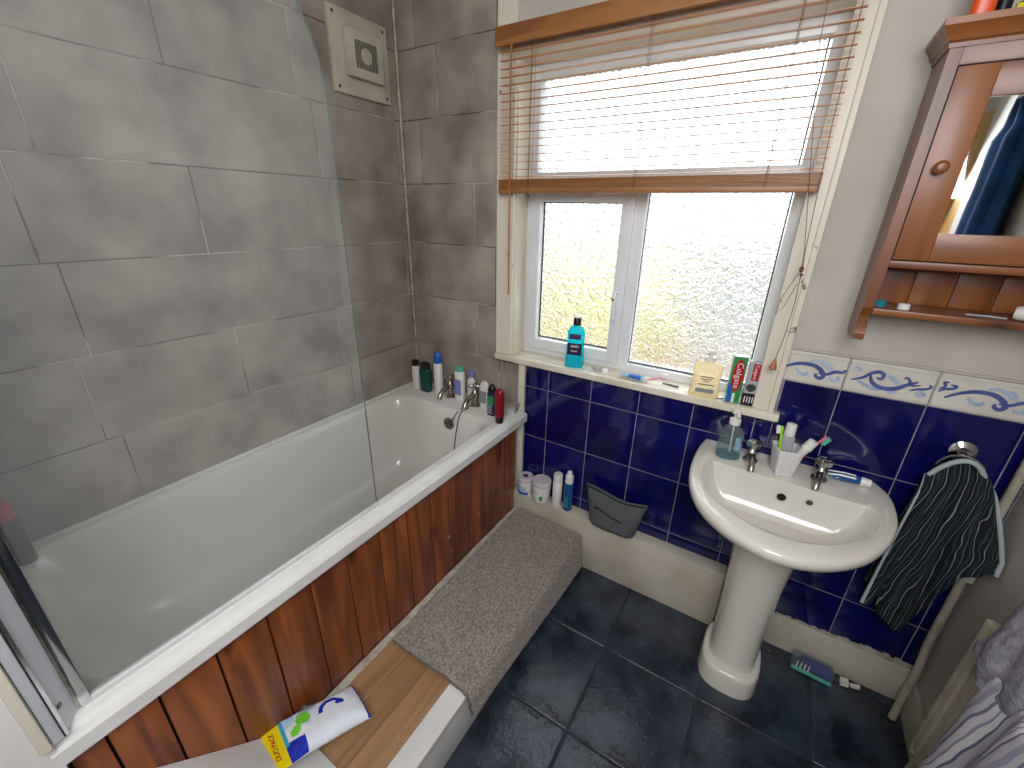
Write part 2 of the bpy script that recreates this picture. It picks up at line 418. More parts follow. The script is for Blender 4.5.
# painted scrolls
def ribbon(pts, wd, mi, d):
    n = len(pts); L_ = []; R_ = []
    for i in range(n):
        a = pts[max(i-1, 0)]; b = pts[min(i+1, n-1)]; dx, dz = b[0]-a[0], b[1]-a[1]; l = math.hypot(dx, dz) or 1
        w = wd(i/(n-1)); L_.append((pts[i][0]-dz/l*w, pts[i][1]+dx/l*w)); R_.append((pts[i][0]+dz/l*w, pts[i][1]-dx/l*w))
    w0 = wd; d = d+.0012
    rings = [[(l[0], -d-.0004, l[1]), (r[0], -d-.0004, r[1]), (r[0], -d, r[1]), (l[0], -d, l[1])] for l, r in zip(L_, R_)]
    mb.loft(rings, mi)
def spline(ps, n=10):
    out = []
    for i in range(len(ps)-1):
        p0 = ps[max(i-1, 0)]; p1 = ps[i]; p2 = ps[i+1]; p3 = ps[min(i+2, len(ps)-1)]
        for k in range(n):
            t = k/n
            out.append(tuple(0.5*((2*p1[j])+(-p0[j]+p2[j])*t+(2*p0[j]-5*p1[j]+4*p2[j]-p3[j])*t*t+(-p0[j]+3*p1[j]-3*p2[j]+p3[j])*t**3) for j in range(len(p1))))
    out.append(tuple(ps[-1])); return out
tap = lambda w: (lambda t: w*1.15*(0.25+0.75*sin(pi*min(max(t, 0.02), 0.98))**0.6))
def motif(cx, flip, kind):
    cz = 1.130; f = -1 if flip else 1
    P = lambda l: spline([(cx+f*x, cz+z) for x, z in l], 7)
    if kind == 0:
        ribbon(P([(-.085, -.012), (-.06, .0), (-.045, .016), (-.028, .024), (-.016, .018), (-.018, .004), (-.03, .006)]), tap(.0045), 6, .0068)
        ribbon(P([(-.045, .012), (-.036, -.010), (-.012, -.022), (.018, -.018), (.042, .0), (.062, .012)]), tap(.0055), 6, .0066)
        ribbon(P([(.03, .014), (.036, .02), (.044, .012), (.05, .0), (.07, .004)]), tap(.003), 6, .0068)
        ribbon(P([(.05, -.016), (.066, -.008), (.082, -.004), (.092, .004), (.086, .010)]), tap(.003), 6, .0068)
        ribbon(P([(.062, -.022), (.074, -.014), (.084, -.022), (.074, -.027), (.066, -.02)]), tap(.004), 7, .0066)
        ribbon(P([(-.07, -.012), (-.05, -.022), (-.03, -.028), (-.01, -.030)]), tap(.005), 7, .0065)
        ribbon(P([(-.006, .018), (.004, .012), (.016, .004), (.022, -.006)]), tap(.006), 7, .0065)
        ribbon(P([(-.09, .02), (-.082, .028), (-.07, .022), (-.078, .014)]), tap(.003), 7, .0065)
        ribbon(P([(0., -.026), (.012, -.031), (.03, -.026)]), tap(.004), 7, .0065)
    else:
        ribbon(P([(-.075, -.018), (-.05, .0), (-.02, .012), (.012, .012), (.034, .0), (.044, -.016), (.036, -.026), (.024, -.02), (.026, -.012)]), tap(.0055), 6, .0066)
        ribbon(P([(.03, -.010), (.05, -.010), (.07, .002), (.088, .004), (.094, .014)]), tap(.0042), 6, .0068)
        ribbon(P([(-.092, -.004), (-.08, .006), (-.066, .010), (-.06, .018), (-.072, .02)]), tap(.0035), 6, .0068)
        ribbon(P([(-.092, .004), (-.082, .014), (-.086, .024), (-.076, .026)]), tap(.003), 6, .0066)
        ribbon(P([(.0, .024), (.02, .028), (.04, .018), (.05, .006)]), tap(.005), 7, .0065)
        ribbon(P([(.03, .028), (.05, .022), (.058, .01), (.062, .002)]), tap(.004), 7, .0061)
        ribbon(P([(-.03, -.004), (-.02, -.018), (-.004, -.022), (.004, -.012)]), tap(.005), 7, .0065)
        ribbon(P([(.058, -.018), (.07, -.026), (.082, -.02), (.078, -.01)]), tap(.004), 7, .0065)
motif(1.700, False, 1); motif(1.898, False, 0); motif(2.098, False, 1)
mb.box(1.64, W, -.010, 0, 1.183, 1.189, 4, bev=.002)
struct(mb.done('wall_back', ['greytile', 'greygrout', 'bluetile', 'bluegrout', 'plaster', 'dado', 'dadoblue', 'dadopale'], ang=25), 'window wall, grey tiles at the bath and cobalt tiles with a scroll border by the basin')
# ---- right wall with narrow return of blue tile, rear wall, stub at the bath end
mb = MB(); mb.box(W, W+.12, YB, 0.0, 0, CE, 0)
struct(mb.done('wall_right', ['plaster'], smooth=False), 'cream painted wall behind the radiator')
mb = MB(); mb.box(-.12, W+.12, YB-.12, YB, 0, CE, 0)
struct(mb.done('wall_rear', ['plaster'], smooth=False))
mb = MB(); mb.box(0.0, 0.698, YB, -1.603, 0, CE, 0)
struct(mb.done('wall_stub', ['white'], smooth=False), 'white end wall beside the bath')
mb = MB(); mb.box(-.12, W+.12, YB-.12, .20, CE, CE+.1)
struct(mb.done('ceiling', ['ceil'], smooth=False))
# ---- floor
mb = MB(); mb.box(-.12, W+.12, YB-.12, .20, -.1, -.002, 1)
FX, FY, FT = 1.297, -.392, .339
rects = []
for i in range(-4, 4):
    for j in range(-8, 3):
        a0, a1, b0, b1 = FX+FT*i, FX+FT*(i+1), FY+FT*j, FY+FT*(j+1)
        a0, a1, b0, b1 = max(a0, 0), min(a1, W), max(b0, YB), min(b1, 0)
        if a1 > a0 and b1 > b0: rects.append((a0, a1, b0, b1))
tiles(mb, rects, lambda a, b, d: (a, b, -.002+d), 0, gap=.007, h=.002, bev=.004)
struct(mb.done('floor', ['floortile', 'floorgrout']), 'dark slate blue tiled floor')
# ---- ledge (pipe boxing) and skirtings
mb = MB(); mb.box(0.66, 1.635, -.0626, 0.0, 0.0, .2776, 0, bev=.004)
struct(mb.done('trim_1', ['ledge']), 'cream boxed ledge below the blue tiles')
mb = MB()
n = 40; pr = []
mb.box(1.635, W, -.016, 0, 0, .150, 0, bev=.003)
for k in range(26):
    x = 1.83+.016*k; h_ = .004+.010*random.random()
    mb.box(x, x+.017, -.010, -.001, .149, .149+h_+.0006*k, 1)
struct(mb.done('baseboard_back', ['ledge', 'caulk']), 'cream skirting under the blue tiles right of the basin')
mb = MB(); mb.box(W-.016, W, -2.0, -.016, 0, .13, 0, bev=.003)
struct(mb.done('baseboard_right', ['ledge']))
mb = MB()
mb.tube([(.010, -.010, .70), (.011, -.011, 1.2), (.009, -.010, 1.7), (.010, -.011, CE)], [.0045, .004, .0055, .005], 8)
struct(mb.done('trim_2', ['caulk']), 'white sealant bead in the tiled corner')
mb = MB(); mb.box(.645, .676, -.012, -.001, .2776, .934, 0, bev=.003)
struct(mb.done('trim_3', ['paint']), 'narrow cream strip between grey and blue tiles')
# vertical cream strip & trim at the bath end wall
mb = MB(); mb.box(.690, .709, -1.619, -1.604, .712, CE, 0, bev=.004)
struct(mb.done('trim_4', ['paintold']), 'cream vertical corner strip with rot at its foot')
# ---- window
win = bpy.data.objects.new('window_1', None); COL.objects.link(win); struct(win, 'white framed window with obscured glass')
mb = MB()                                   # reveal / jamb lining
mb.box(.60, .612, -.005, .20, OZ0, OZ1, 0); mb.box(1.588, 1.60, -.005, .20, OZ0, OZ1, 0); mb.box(.612, 1.588, -.005, .20, OZ1-.012, OZ1, 0)
mb.done('reveal_lining', ['paint'], win)
FY0, FY1 = .080, .140
mb = MB()                                   # frame
def fr_rect(mb, x0, x1, z0, z1, w, y0, y1, mi=0, bev=.005):
    mb.box(x0, x0+w, y0, y1, z0, z1, mi, bev); mb.box(x1-w, x1, y0, y1, z0, z1, mi, bev)
    mb.box(x0+w*.7, x1-w*.7, y0+.0004, y1, z0, z0+w, mi, bev); mb.box(x0+w*.7, x1-w*.7, y0+.0004, y1, z1-w, z1, mi, bev)
fr_rect(mb, .612, 1.588, .955, 2.068, .042, FY0, FY1)
mb.box(1.052, 1.106, FY0, FY1, .98, 1.67, 0, .005)
mb.box(.64, 1.57, FY0-.0005, FY1, 1.645, 1.712, 0, .005)
mb.done('window_frame', ['upvc'], win)
mb = MB(); fr_rect(mb, .632, 1.066, .990, 1.652, .048, FY0-.014, FY1-.02, bev=.007)
mb.done('opening_sash', ['upvc'], win)
panes = [(.680, 1.018, 1.040, 1.604), (1.104, 1.542, 1.000, 1.648), (.640, 1.540, 1.710, 2.038)]
mb = MB()
for x0, x1, z0, z1 in panes: fr_rect(mb, x0-.001, x1+.001, z0-.001, z1+.001, .0045, .098, .106, bev=0)
mb.done('gasket', ['gasket'], win, smooth=False)
for x0, x1, z0, z1 in panes:
    mb = MB(); mb.box(x0, x1, .108, .113, z0, z1); mb.done('pane', ['pane'], win, smooth=False)
mb = MB()
mb.box(1.030, 1.048, FY0-.022, FY0-.012, 1.20, 1.30, 0, .004)
mb.tube([(1.039, FY0-.02, 1.285), (1.039, FY0-.05, 1.285), (1.040, FY0-.055, 1.27), (1.043, FY0-.05, 1.18)], [.007, .008, .008, .006], 10, 0)
mb.lathe([(.0, 0), (.006, 0), (.006, .003), (0, .003)], (1.039, FY0-.062, 1.262), 12, 1, 'Y')
mb.done('sash_handle', ['upvc', 'black'], win)
mb = MB()                                   # sill board
mb.box(.528, 1.662, -.038, 0.0, .938, .966, 0, .006); mb.box(.612, 1.588, -.01, .10, .940, .966, 0, .002)
mb.done('window_sill', ['paint'], win)
mb = MB(); ARY = -.022
mb.box(.531, .606, ARY, 0, .966, 2.45, 0, .005); mb.box(.531, .548, ARY-.008, ARY+.003, .966, 2.45, 0, .004)
mb.box(1.578, 1.642, ARY, 0, .966, 2.45, 0, .005); mb.box(1.625, 1.642, ARY-.008, ARY+.003, .966, 2.45, 0, .004)
mb.box(.59, 1.59, ARY+.002, 0, 2.07, 2.14, 0, .004)
struct(mb.done('trim_5', ['paintold']), 'cream painted window surround with flaking paint')
# ---- outdoors, seen only as colour through the obscured glass
mb = MB(); mb.box(-6, 8, .25, 12, -1.3, -1.2); g = mb.done('ground', [mat('patio_paving', '6d6b67', .9)], smooth=False); struct(g)
mb = MB(); mb.box(-.6, 4.5, 1.15, 1.35, -1.2, .45); tag(mb.done('garden_wall', [mat('red_brick', 'b8766a', .9, col2='9c5c50', nscale=30)], smooth=False), 'red garden wall outside, a pink blur low in the right pane', 'wall')
def bush(name, c, r, colr, lab):
    mb = MB(); bm2 = bmesh.new(); bmesh.ops.create_icosphere(bm2, subdivisions=4, radius=1)
    mp_ = {}
    for v in bm2.verts:
        k = 1+.25*noise.noise(v.co*3)+.12*noise.noise(v.co*9); mp_[v] = mb.V((c[0]+v.co.x*r[0]*k, c[1]+v.co.y*r[1]*k, c[2]+v.co.z*r[2]*k))
    for f in bm2.faces: mb.F([mp_[v] for v in f.verts])
    bm2.free(); tag(mb.done(name, [mat(name+'_leaf', colr, .8, col2='a8a878', nscale=12)]), lab, 'shrub')
bush('shrub', (.15, 2.0, .35), (.9, .5, .9), 'c4be90', 'yellow-green shrub outside, a soft blur behind the left opening pane')
bush('hedge', (1.75, .75, .02), (.7, .22, .42), '7f9c54', 'green hedge outside, a green blur low behind the right pane')

# ---- door on the right wall and hall, for the mirror
mb = MB(); mb.box(W-.035, W+.0, -1.76, -1.53, 0, 2.1, 0, .005)
struct(mb.done('trim_6', ['white']), 'white door frame seen in the mirror')
mb = MB(); mb.box(W-.03, W-.002, -2.75, -1.77, .01, 2.05, 0, .003)
for z0, z1 in ((.15, .95), (1.1, 1.95)):
    for y0, y1 in ((-2.65, -2.38), (-2.30, -2.03)): mb.box(W-.036, W-.028, y0, y1, z0, z1, 0, .004)
d = struct(mb.done('door_1', [mat('pale_pine_door', 'caa068', .5, col2='b48850', nscale=8)]), 'pale wooden door seen in the mirror')

# ================================================================== BLIND
bl = thing('venetian_blind', 'half-raised wooden venetian blind hanging over the window', 'blind', (1.085, -.06, 2.14))
bx0, bx1 = -.518, .518
mb = MB(); mb.box(bx0-.004, bx1+.004, -.022, .022, -.040, .0, 0, .003); mb.box(bx0-.006, bx1+.006, -.030, -.022, -.052, .004, 0, .002)
mb.box(bx0-.004, bx1+.004, .022, .037, -.020, -.002, 0, .001)
mb.done('headrail', ['blindrail'], bl)
ns = 17; zt, zb = -.062, -.452
for k in range(ns):
    z = zt+(zb-zt)*k/(ns-1); tilt = radians(4+3*random.random()); sag = .004*random.random()
    mb = MB(); rings = []
    for i in range(9):
        x = bx0+(bx1-bx0)*i/8; zz = z-sag*sin(pi*i/8)
        ring = []
        for (yy, dz) in ((-.0125, -.001), (0, .0), (.0125, -.001), (.0125, .0005), (0, .0018), (-.0125, .0005)):
            ring.append((x, yy*cos(tilt)-dz*sin(tilt), zz+yy*sin(tilt)+dz))
        rings.append(ring)
    mb.loft(rings); mb.done('slat', ['blindwood'], bl)
mb = MB()
for k in range(9):
    z = -.463-.0033*k; mb.box(bx0, bx1, -.0125+random.uniform(-.001, .001), .0125, z-.0012, z+.0012, 0)
mb.box(bx0, bx1, -.0125, .0125, -.510, -.4925, 0, .003)
mb.done('bottom_rail', ['blindrail'], bl)
for x in (-.385, .010, .385):
    mb = MB()
    for y in (-.014, .014): mb.tube([(x, y, -.03), (x, y, -.5)], .0007, 5)
    mb.tube([(x+.005, -.0155, -.03), (x+.005, -.0155, -.5)], .0006, 5)
    mb.done('ladder_cord', ['cord'], bl)
mb = MB()
mb.tube([(-.456, -.026, -.03), (-.457, -.030, -.08), (-.452, -.028, -.89)], .0032, 8)
mb.done('tilt_wand', ['tassel'], bl)
mb = MB()
mb.tube([(.432, -.033, -.03), (.440, -.032, -.20), (.480, -.025, -.42), (.522, -.018, -.66), (.527, -.016, -.71)], .0009, 5)
mb.tube([(.505, -.033, -.03), (.508, -.034, -.35), (.524, -.018, -.66), (.529, -.016, -.71)], .0009, 5)
mb.tube([(.527, -.016, -.71), (.515, -.016, -.74), (.495, -.016, -.80), (.493, -.016, -.845), (.507, -.016, -.82), (.526, -.016, -.75)], .0009, 5)
mb.tube([(.528, -.016, -.71), (.533, -.016, -.80), (.530, -.016, -.90), (.522, -.012, -.985)], .0011, 5)
mb.sphere((.527, -.016, -.71), .006, 10, 0, (1, 1, 1.5)); mb.sphere((.530, -.018, -.725), .005, 10, 0)
mb.done('lift_cord', ['cord'], bl)
mb = MB(); mb.lathe([(.003, 0), (.004, -.003), (.011, -.030), (.010, -.034), (.002, -.034)], (.522, -.014, -.980), 6)
mb.done('cord_tassel', ['tassel'], bl, ang=20)

# ================================================================== EXTRACTOR
ex = thing('extractor_fan', 'aged white square extractor fan vent high on the grey tiles', 'extractor fan', (.003, -.205, 2.10))
mb = MB(); mb.box(0, .018, -.135, .135, -.132, .132, 0, .004)
mb.done('backplate', ['oldfan'], ex)
mb = MB()
mb.bm.free()
for y in (-.115, .115):
    for z in (-.112, .112):
        mb = MB(); mb.lathe([(.0, .0), (.006, 0), (.005, .002), (0, .002)], (.018, y, z), 10, 0, 'X'); mb.done('screw', ['fandark'], ex)
mb = MB(); mb.box(.018, .046, -.083, .083, -.075, .075, 0, .006); mb.done('cover', ['oldfan'], ex)
mb = MB(); s_ = .047
for k in range(15):
    y = -.049+.007*k
    c_ = .026
    if abs(y) < c_:
        hgt = sqrt(c_*c_-y*y); mb.box(.046, s_, y-.002, y+.002, hgt, .044, 0); mb.box(.046, s_, y-.002, y+.002, -.044, -hgt, 0)
    else: mb.box(.046, s_, y-.002, y+.002, -.044, .044, 0)
mb.done('grille_slots', ['fandark'], ex, smooth=False)

# ================================================================== BATH
bath = thing('bathtub', 'white bathtub with stained pine plank side below the grey tiles', 'bathtub', (0, 0, 0))
BX, BY0, BY1, BZ = .675, -.004, -1.600, .700
def rrect(x0, x1, y0, y1, r, z, n=8):
    pts = []
    for cx, cy, a0 in ((x1-r, y1-r, 0), (x0+r, y1-r, 90), (x0+r, y0+r, 180), (x1-r, y0+r, 270)):
        for k in range(n+1):
            a = radians(a0+90*k/n); pts.append((cx+r*cos(a), cy+r*sin(a), z))
    return pts
mb = MB()
x0, x1, y0, y1 = .004, BX-.002, BY1+.001, BY0
mb.loft([rrect(x0, x1, y0, y1, .004, BZ-.035), rrect(x0, x1, y0, y1, .004, BZ-.008), rrect(x0+.003, x1-.005, y0+.003, y1-.003, .008, BZ),
         rrect(.030, .632, -1.560, -.175, .10, BZ), rrect(.036, .626, -1.552, -.183, .10, BZ-.006), rrect(.046, .617, -1.540, -.194, .10, BZ-.03),
         rrect(.062, .604, -1.490, -.215, .11, .55), rrect(.080, .585, -1.40, -.245, .12, .38), rrect(.105, .560, -1.33, -.285, .12, .325), rrect(.18, .49, -1.2, -.36, .1, .305)],
        cap0=False)
mb.done('tub', ['tub'], bath, ang=50)
mb = MB()                                   # painted timber rim over the outer edge
prof = [(.640, .690), (.640, .707), (.646, .712), (.672, .712), (.676, .704), (.682, .697), (.695, .695), (.700, .688), (.700, .656), (.697, .651), (.676, .649)]
mb.loft([[(x, y, z) for x, z in prof] for y in (BY1-.012, -.013)], 0)
mb.done('rim_moulding', ['white'], bath, ang=30)
mb = MB()
edges = [-.0626]
y = -.0626; pl = [-.065, -.180, -.296, -.413, -.531, -.648, -.766, -.884, -1.003, -1.121, -1.239, -1.355, -1.464, -1.549, -1.600]
for a, b in zip(pl[:-1], pl[1:]):
    mb.box(.655, .672, b+.0022, a-.0022, .02, .652, 0, .003)
mb.box(.650, .657, BY1, -.0626, .02, .63, 1)
random.seed(3)
for (yy, zz, hh) in ((-.36, .34, .05), (-.42, .30, .03), (-.48, .44, .016), (-.56, .36, .045), (-.55, .28, .035), (-.60, .27, .02), (-.20, .42, .02), (-.24, .35, .012), (-.95, .25, .012), (-.30, .53, .01)):
    mb.lathe([(0, 0), (hh*.22, 0), (hh*.16, .0006), (0, .0006)], (.6722, yy, zz), 7, 2, 'X')
mb.done('side_panel', ['panelwood', 'dark', mat('bare_pine', 'a08468', .7)], bath)
def bath_tap(x, y, rot):
    t = MB(); t.lathe([(.0, 0), (.024, 0), (.022, .008), (.014, .014), (.013, .045), (.018, .052), (.018, .068), (.010, .078), (.008, .096), (0, .096)], (x, y, BZ), 18)
    t.tube([(x, y, BZ+.055), (x, y-.025, BZ+.058), (x, y-.055, BZ+.052), (x, y-.078, BZ+.034), (x, y-.082, BZ+.018)], [.012, .012, .011, .0105, .012], 12)
    o = t.done('tap', ['chromedull'], bath)
    h = MB()
    for k in range(2):
        a = rot+k*pi/2; h.tube([(x-.026*cos(a), y-.026*sin(a), BZ+.101), (x+.026*cos(a), y+.026*sin(a), BZ+.101)], .0055, 8)
    for k in range(4):
        a = rot+k*pi/2; h.sphere((x+.028*cos(a), y+.028*sin(a), BZ+.101), .008, 10)
    h.sphere((x, y, BZ+.104), .011, 12); h.done('cross_handle', ['chromedull'], o)
bath_tap(.290, -.075, .3); bath_tap(.455, -.090, .5)
mb = MB(); ox, oy, oz = .385, -.2035, .632
mb.lathe([(0, 0), (.030, 0), (.030, -.006), (.024, -.009), (0, -.009)], (ox, oy, oz), 20, 0, 'Y')
for k in range(6): a = k*pi/3; mb.lathe([(0, 0), (.0052, 0), (.0052, -.001), (0, -.001)], (ox+.015*cos(a), oy-.0088, oz+.015*sin(a)), 8, 1, 'Y')
mb.lathe([(0, 0), (.005, 0), (.005, -.001), (0, -.001)], (ox, oy-.0088, oz), 8, 1, 'Y')
mb.done('overflow_cover', ['chromedull', 'dark'], bath)
mb = MB(); mb.tube(spline([(.405, -.208, .650), (.425, -.18, .700), (.44, -.15, .712), (.455, -.13, .712)], 5), .0028, 6)
mb.tube(spline([(.462, -.15, .712), (.452, -.20, .70), (.442, -.225, .60), (.436, -.245, .46), (.44, -.26, .36)], 5), .0022, 6)
mb.done('plug_chain', ['steel'], bath)
mb = MB()                                   # sealant around the tub edge
mb.tube([(.008, -1.59, .702), (.009, -.8, .703), (.008, -.012, .702)], .007, 8); mb.tube([(.008, -.009, .702), (.66, -.009, .702)], .007, 8)
mb.done('sealant', ['white'], bath)

# ---- shower screen
sc = thing('shower_screen', 'clear curved-corner glass bath screen standing on the bath rim', 'shower screen', (.658, -1.585, .715))
gy1 = .718; gz = 1.38; R_ = .32
out = [(0.03, .006), (gy1, .006)]
for k in range(13):
    a = radians(90*k/12); out.append((gy1-R_+R_*cos(a), gz-R_+R_*sin(a)))
out.append((.03, gz))
mb = MB(); A = [mb.V((-.003, y, z)) for y, z in out]; B = [mb.V((.003, y, z)) for y, z in out]
mb.F(A); mb.F(list(reversed(B)))
for i in range(len(out)): mb.F([A[i], B[i], B[(i+1) % len(out)], A[(i+1) % len(out)]], 1)
mb.done('glass_panel', ['screen', mat('glass_edge', '5f6d68', .2)], sc, smooth=False)
mb = MB(); mb.box(-.007, .007, .03, gy1+.002, -.003, .010, 0, .003); mb.done('bottom_seal', [mat('seal_vinyl', 'd8dad8', .3)], sc)
mb = MB()
mb.box(-.012, .008, .028, .044, 0, gz+.02, 0, .003)
mb.box(-.009, .004, .024, .030, 0, gz+.02, 1, .001)
mb.done('hinge_profile', ['chrome', 'chromedull'], sc)
mb = MB()
pl_ = [(-.012, .000), (-.004, .026), (.002, .026), (.010, .018), (.034, .000), (.040, -.004), (.043, -.017), (-.012, -.017)]
mb.loft([[(x, y, z) for x, y in pl_] for z in (-.003, gz+.02)], 0)
mb.loft([[(x+.0015, y+.001, z) for x, y in ((.034, .000), (.040, -.004), (.041, -.002), (.035, .0025))] for z in (-.003, gz+.02)], 2)
mb.mx = Matrix.Translation((.024, .0085, .05)) @ Matrix.Rotation(radians(53), 4, 'Z')
mb.lathe([(0, 0), (.0055, 0), (.004, .0015), (0, .0015)], (0, 0, 0), 12, 1, 'X')
mb.mx = None
mb.done('wall_channel', [mat('satin_aluminium', 'ccd0d6', .45, .25), 'steel', 'chrome'], sc, ang=25)

# ================================================================== STEP
st = thing('bath_step', 'boxed wooden step along the bath with oak laminate top and white edging', 'step', (0, 0, 0))
mb = MB(); mb.box(.690, .962, -1.245, -.0635, .165, .1815, 0); 
st_l = []
mb2 = MB()
for a, b in ((.690, .780), (.781, .871), (.872, .962)): mb2.box(a, b, -1.245, -.0635, .168, .1815, 0, .0006)
mb.bm.free(); mb2.done('laminate_top', ['laminate'], st)
mb = MB(); mb.box(.962, 1.030, -1.6, -.0635, .160, .1835, 0, .003); mb.box(1.012, 1.026, -1.6, -.0635, 0, .162, 0, .002)
mb.done('edge_board', ['white'], st)
mb = MB(); random.seed(5)
rings = []
for k in range(60):
    y = -.0635-k*(1.18/59); w = .010+.005*noise.noise(Vector((y*14, 0, 0))); h_ = .006+.003*noise.noise(Vector((y*9, 3, 0)))
    rings.append([(.674, y, .178), (.690+w, y, .178), (.688+w, y, .1815+h_*.7), (.676, y, .1815+h_)])
mb.loft(rings); mb.done('wall_bead', ['caulk'], st)
# white end of the step rising towards the door side
mb = MB(); rings = []
for k in range(13):
    t = k/12; y = -1.243-.36*t; z = .1845+.37*(max(t-.03, 0)**1.05)
    rings.append([(.674, y, .0), (1.008, y, .0), (1.008, y, z), (.674, y, z+.012)])
mb.loft(rings); mb.done('end_ramp', ['white'], st)['label'] = 'white painted sloping end of the step'

# ================================================================== BATH MAT
def rug_mat():
    m, nt, b = newmat('chenille_pile'); N = nt.nodes; L = nt.links
    co = N.new('ShaderNodeTexCoord'); v = N.new('ShaderNodeTexVoronoi'); v.inputs['Scale'].default_value = 130; L.new(co.outputs['Object'], v.inputs['Vector'])
    r = N.new('ShaderNodeValToRGB'); r.color_ramp.elements[0].position = .1; r.color_ramp.elements[1].position = .7
    r.color_ramp.elements[0].color = lin('ada39b'); r.color_ramp.elements[1].color = lin('7a6f67')
    L.new(v.outputs['Distance'], r.inputs[0]); L.new(r.outputs[0], b.inputs['Base Color']); b.inputs['Roughness'].default_value = .95
    b.inputs['Sheen Weight'].default_value = .3
    bp = N.new('ShaderNodeBump'); bp.inputs['Strength'].default_value = .5; bp.inputs['Distance'].default_value = .003; bp.invert = True
    L.new(v.outputs['Distance'], bp.inputs['Height']); L.new(bp.outputs[0], b.inputs['Normal']); return m
M['pile'] = rug_mat()
M['rugback'] = mat('rug_binding', '6e655e', .9)
rug = thing('bath_mat', 'grey-brown chenille bath mat draped over the step', 'bath mat', (0, 0, 0))
def rug_pt(u, v, lift=0.0):
    # u across from the bath, v along away from the window
    s = u*.56; y = -.072-.835*v; xl = .697+.012*v
    low = .165-.055*v            # hanging length
    top_w = 1.032-xl; R0 = .026
    a_len = top_w-R0+.015; arc = R0*pi/2; tot = a_len+arc+(.185-.035-.0*v-(.085*v))
    s = u*tot; zt = .1965
    if s < a_len: x, z, nx, nz = xl+s, zt, 0, 1
    elif s < a_len+arc:
        a = (s-a_len)/R0; x, z, nx, nz = xl+a_len+R0*sin(a), zt-R0+R0*cos(a), sin(a), cos(a)
    else: x, z, nx, nz = xl+a_len+R0+.02*(s-a_len-arc)/.15, zt-R0-(s-a_len-arc), 1, 0
    d = .0070*(abs(sin(s/.009*pi))*abs(sin(y/.0075*pi+1.2*sin(s*90))))**.7+.002*noise.noise(Vector((x*25, y*25, z*25)))
    e = min(u*tot, (1-u)*tot, v*.835, (1-v)*.835)
    d -= .007*max(0, 1-e/.012)**2
    q = s-(tot-.155)
    d -= .003*math.exp(-(q/.004)**2)+.003*math.exp(-((q-.02)/.004)**2)
    y += .010*noise.noise(Vector((u*3, v*2, 0)))
    return (x+nx*(d+lift), y, z+nz*(d+lift))
mb = MB(); mb.grid(lambda u, v: rug_pt(u, v), 270, 420)
o = mb.done('pile', ['pile'], rug, ang=180, fixn=False)
mb = MB()
def edge_pts():
    P = []
    for i in range(41): P.append(rug_pt(i/40, 0, -.004))
    for i in range(1, 41): P.append(rug_pt(1, i/40, -.004))
    for i in range(39, -1, -1): P.append(rug_pt(i/40, 1, -.004))
    for i in range(39, 0, -1): P.append(rug_pt(0, i/40, -.004))
    return P
mb.tube(edge_pts(), .0045, 7, closed=True); mb.done('bound_edge', ['rugback'], rug)
mb = MB(); mb.grid(lambda u, v: rug_pt(u, v, -.009), 30, 30); mb.done('backing', ['rugback'], rug)

# ================================================================== WASHBASIN
ba = thing('washbasin', 'white pedestal washbasin against the cobalt tiles', 'washbasin', (1.712, 0, 0))
photo = [(1.457, -.004), (1.4475, -.07), (1.4455, -.16), (1.4515, -.25), (1.472, -.34), (1.513, -.420), (1.585, -.485), (1.672, -.520), (1.752, -.517), (1.835, -.475), (1.905, -.405), (1.955, -.315), (1.985, -.22), (1.9935, -.13), (1.988, -.06), (1.964, -.004)]
NP = 96
def resample(ps, n):
    sp_ = spline(ps, 12); L_ = [0]
    for a, b in zip(sp_[:-1], sp_[1:]): L_.append(L_[-1]+math.hypot(a[0]-b[0], a[1]-b[1]))
    o_ = []; j = 0
    for k in range(n):
        t = L_[-1]*k/(n-1)
        while j < len(L_)-2 and L_[j+1] < t: j += 1
        f = (t-L_[j])/max(L_[j+1]-L_[j], 1e-9); o_.append((sp_[j][0]+(sp_[j+1][0]-sp_[j][0])*f, sp_[j][1]+(sp_[j+1][1]-sp_[j][1])*f))
    return o_
def closed_outline(front, back_n=28):
    f = resample(front, NP-back_n); a, b = f[-1], f[0]
    return f+[(a[0]+(b[0]-a[0])*k/(back_n+1), a[1]+(b[1]-a[1])*k/(back_n+1)) for k in range(1, back_n+1)]
OUT = closed_outline(photo)
inner = [(1.507, -.150), (1.494, -.19), (1.492, -.235), (1.503, -.300), (1.535, -.357), (1.592, -.405), (1.668, -.440), (1.752, -.438), (1.825, -.405), (1.885, -.350), (1.922, -.290), (1.938, -.235), (1.938, -.19), (1.926, -.160)]
INN = closed_outline(inner)
DR = (1.702, -.262)
def sc_out(O, c, k, z, kx=None): return [(c[0]+(x-c[0])*(kx or k)-1.712, c[1]+(y-c[1])*k, z) for x, y in O]
RZ = .800
mb = MB()
cc = (1.712, -.14)
rings = [sc_out(OUT, (1.706, -.10), .36, .600), sc_out(OUT, (1.706, -.10), .42, .640), sc_out(OUT, (1.708, -.06), .58, .662), sc_out(OUT, (1.710, -.03), .78, .698), sc_out(OUT, (1.712, -.01), .93, .738),
         sc_out(OUT, (1.712, -.004), .985, .762), sc_out(OUT, (1.712, -.004), 1.0, .778), sc_out(OUT, (1.712, -.004), .998, .790), sc_out(OUT, (1.712, -.004), .985, .798),
         sc_out(OUT, (1.712, -.02), .96, RZ)]
mid = lambda t, z: [(a[0]*(1-t)+b[0]*t-1.712, a[1]*(1-t)+b[1]*t, z) for a, b in zip(OUT, INN)]
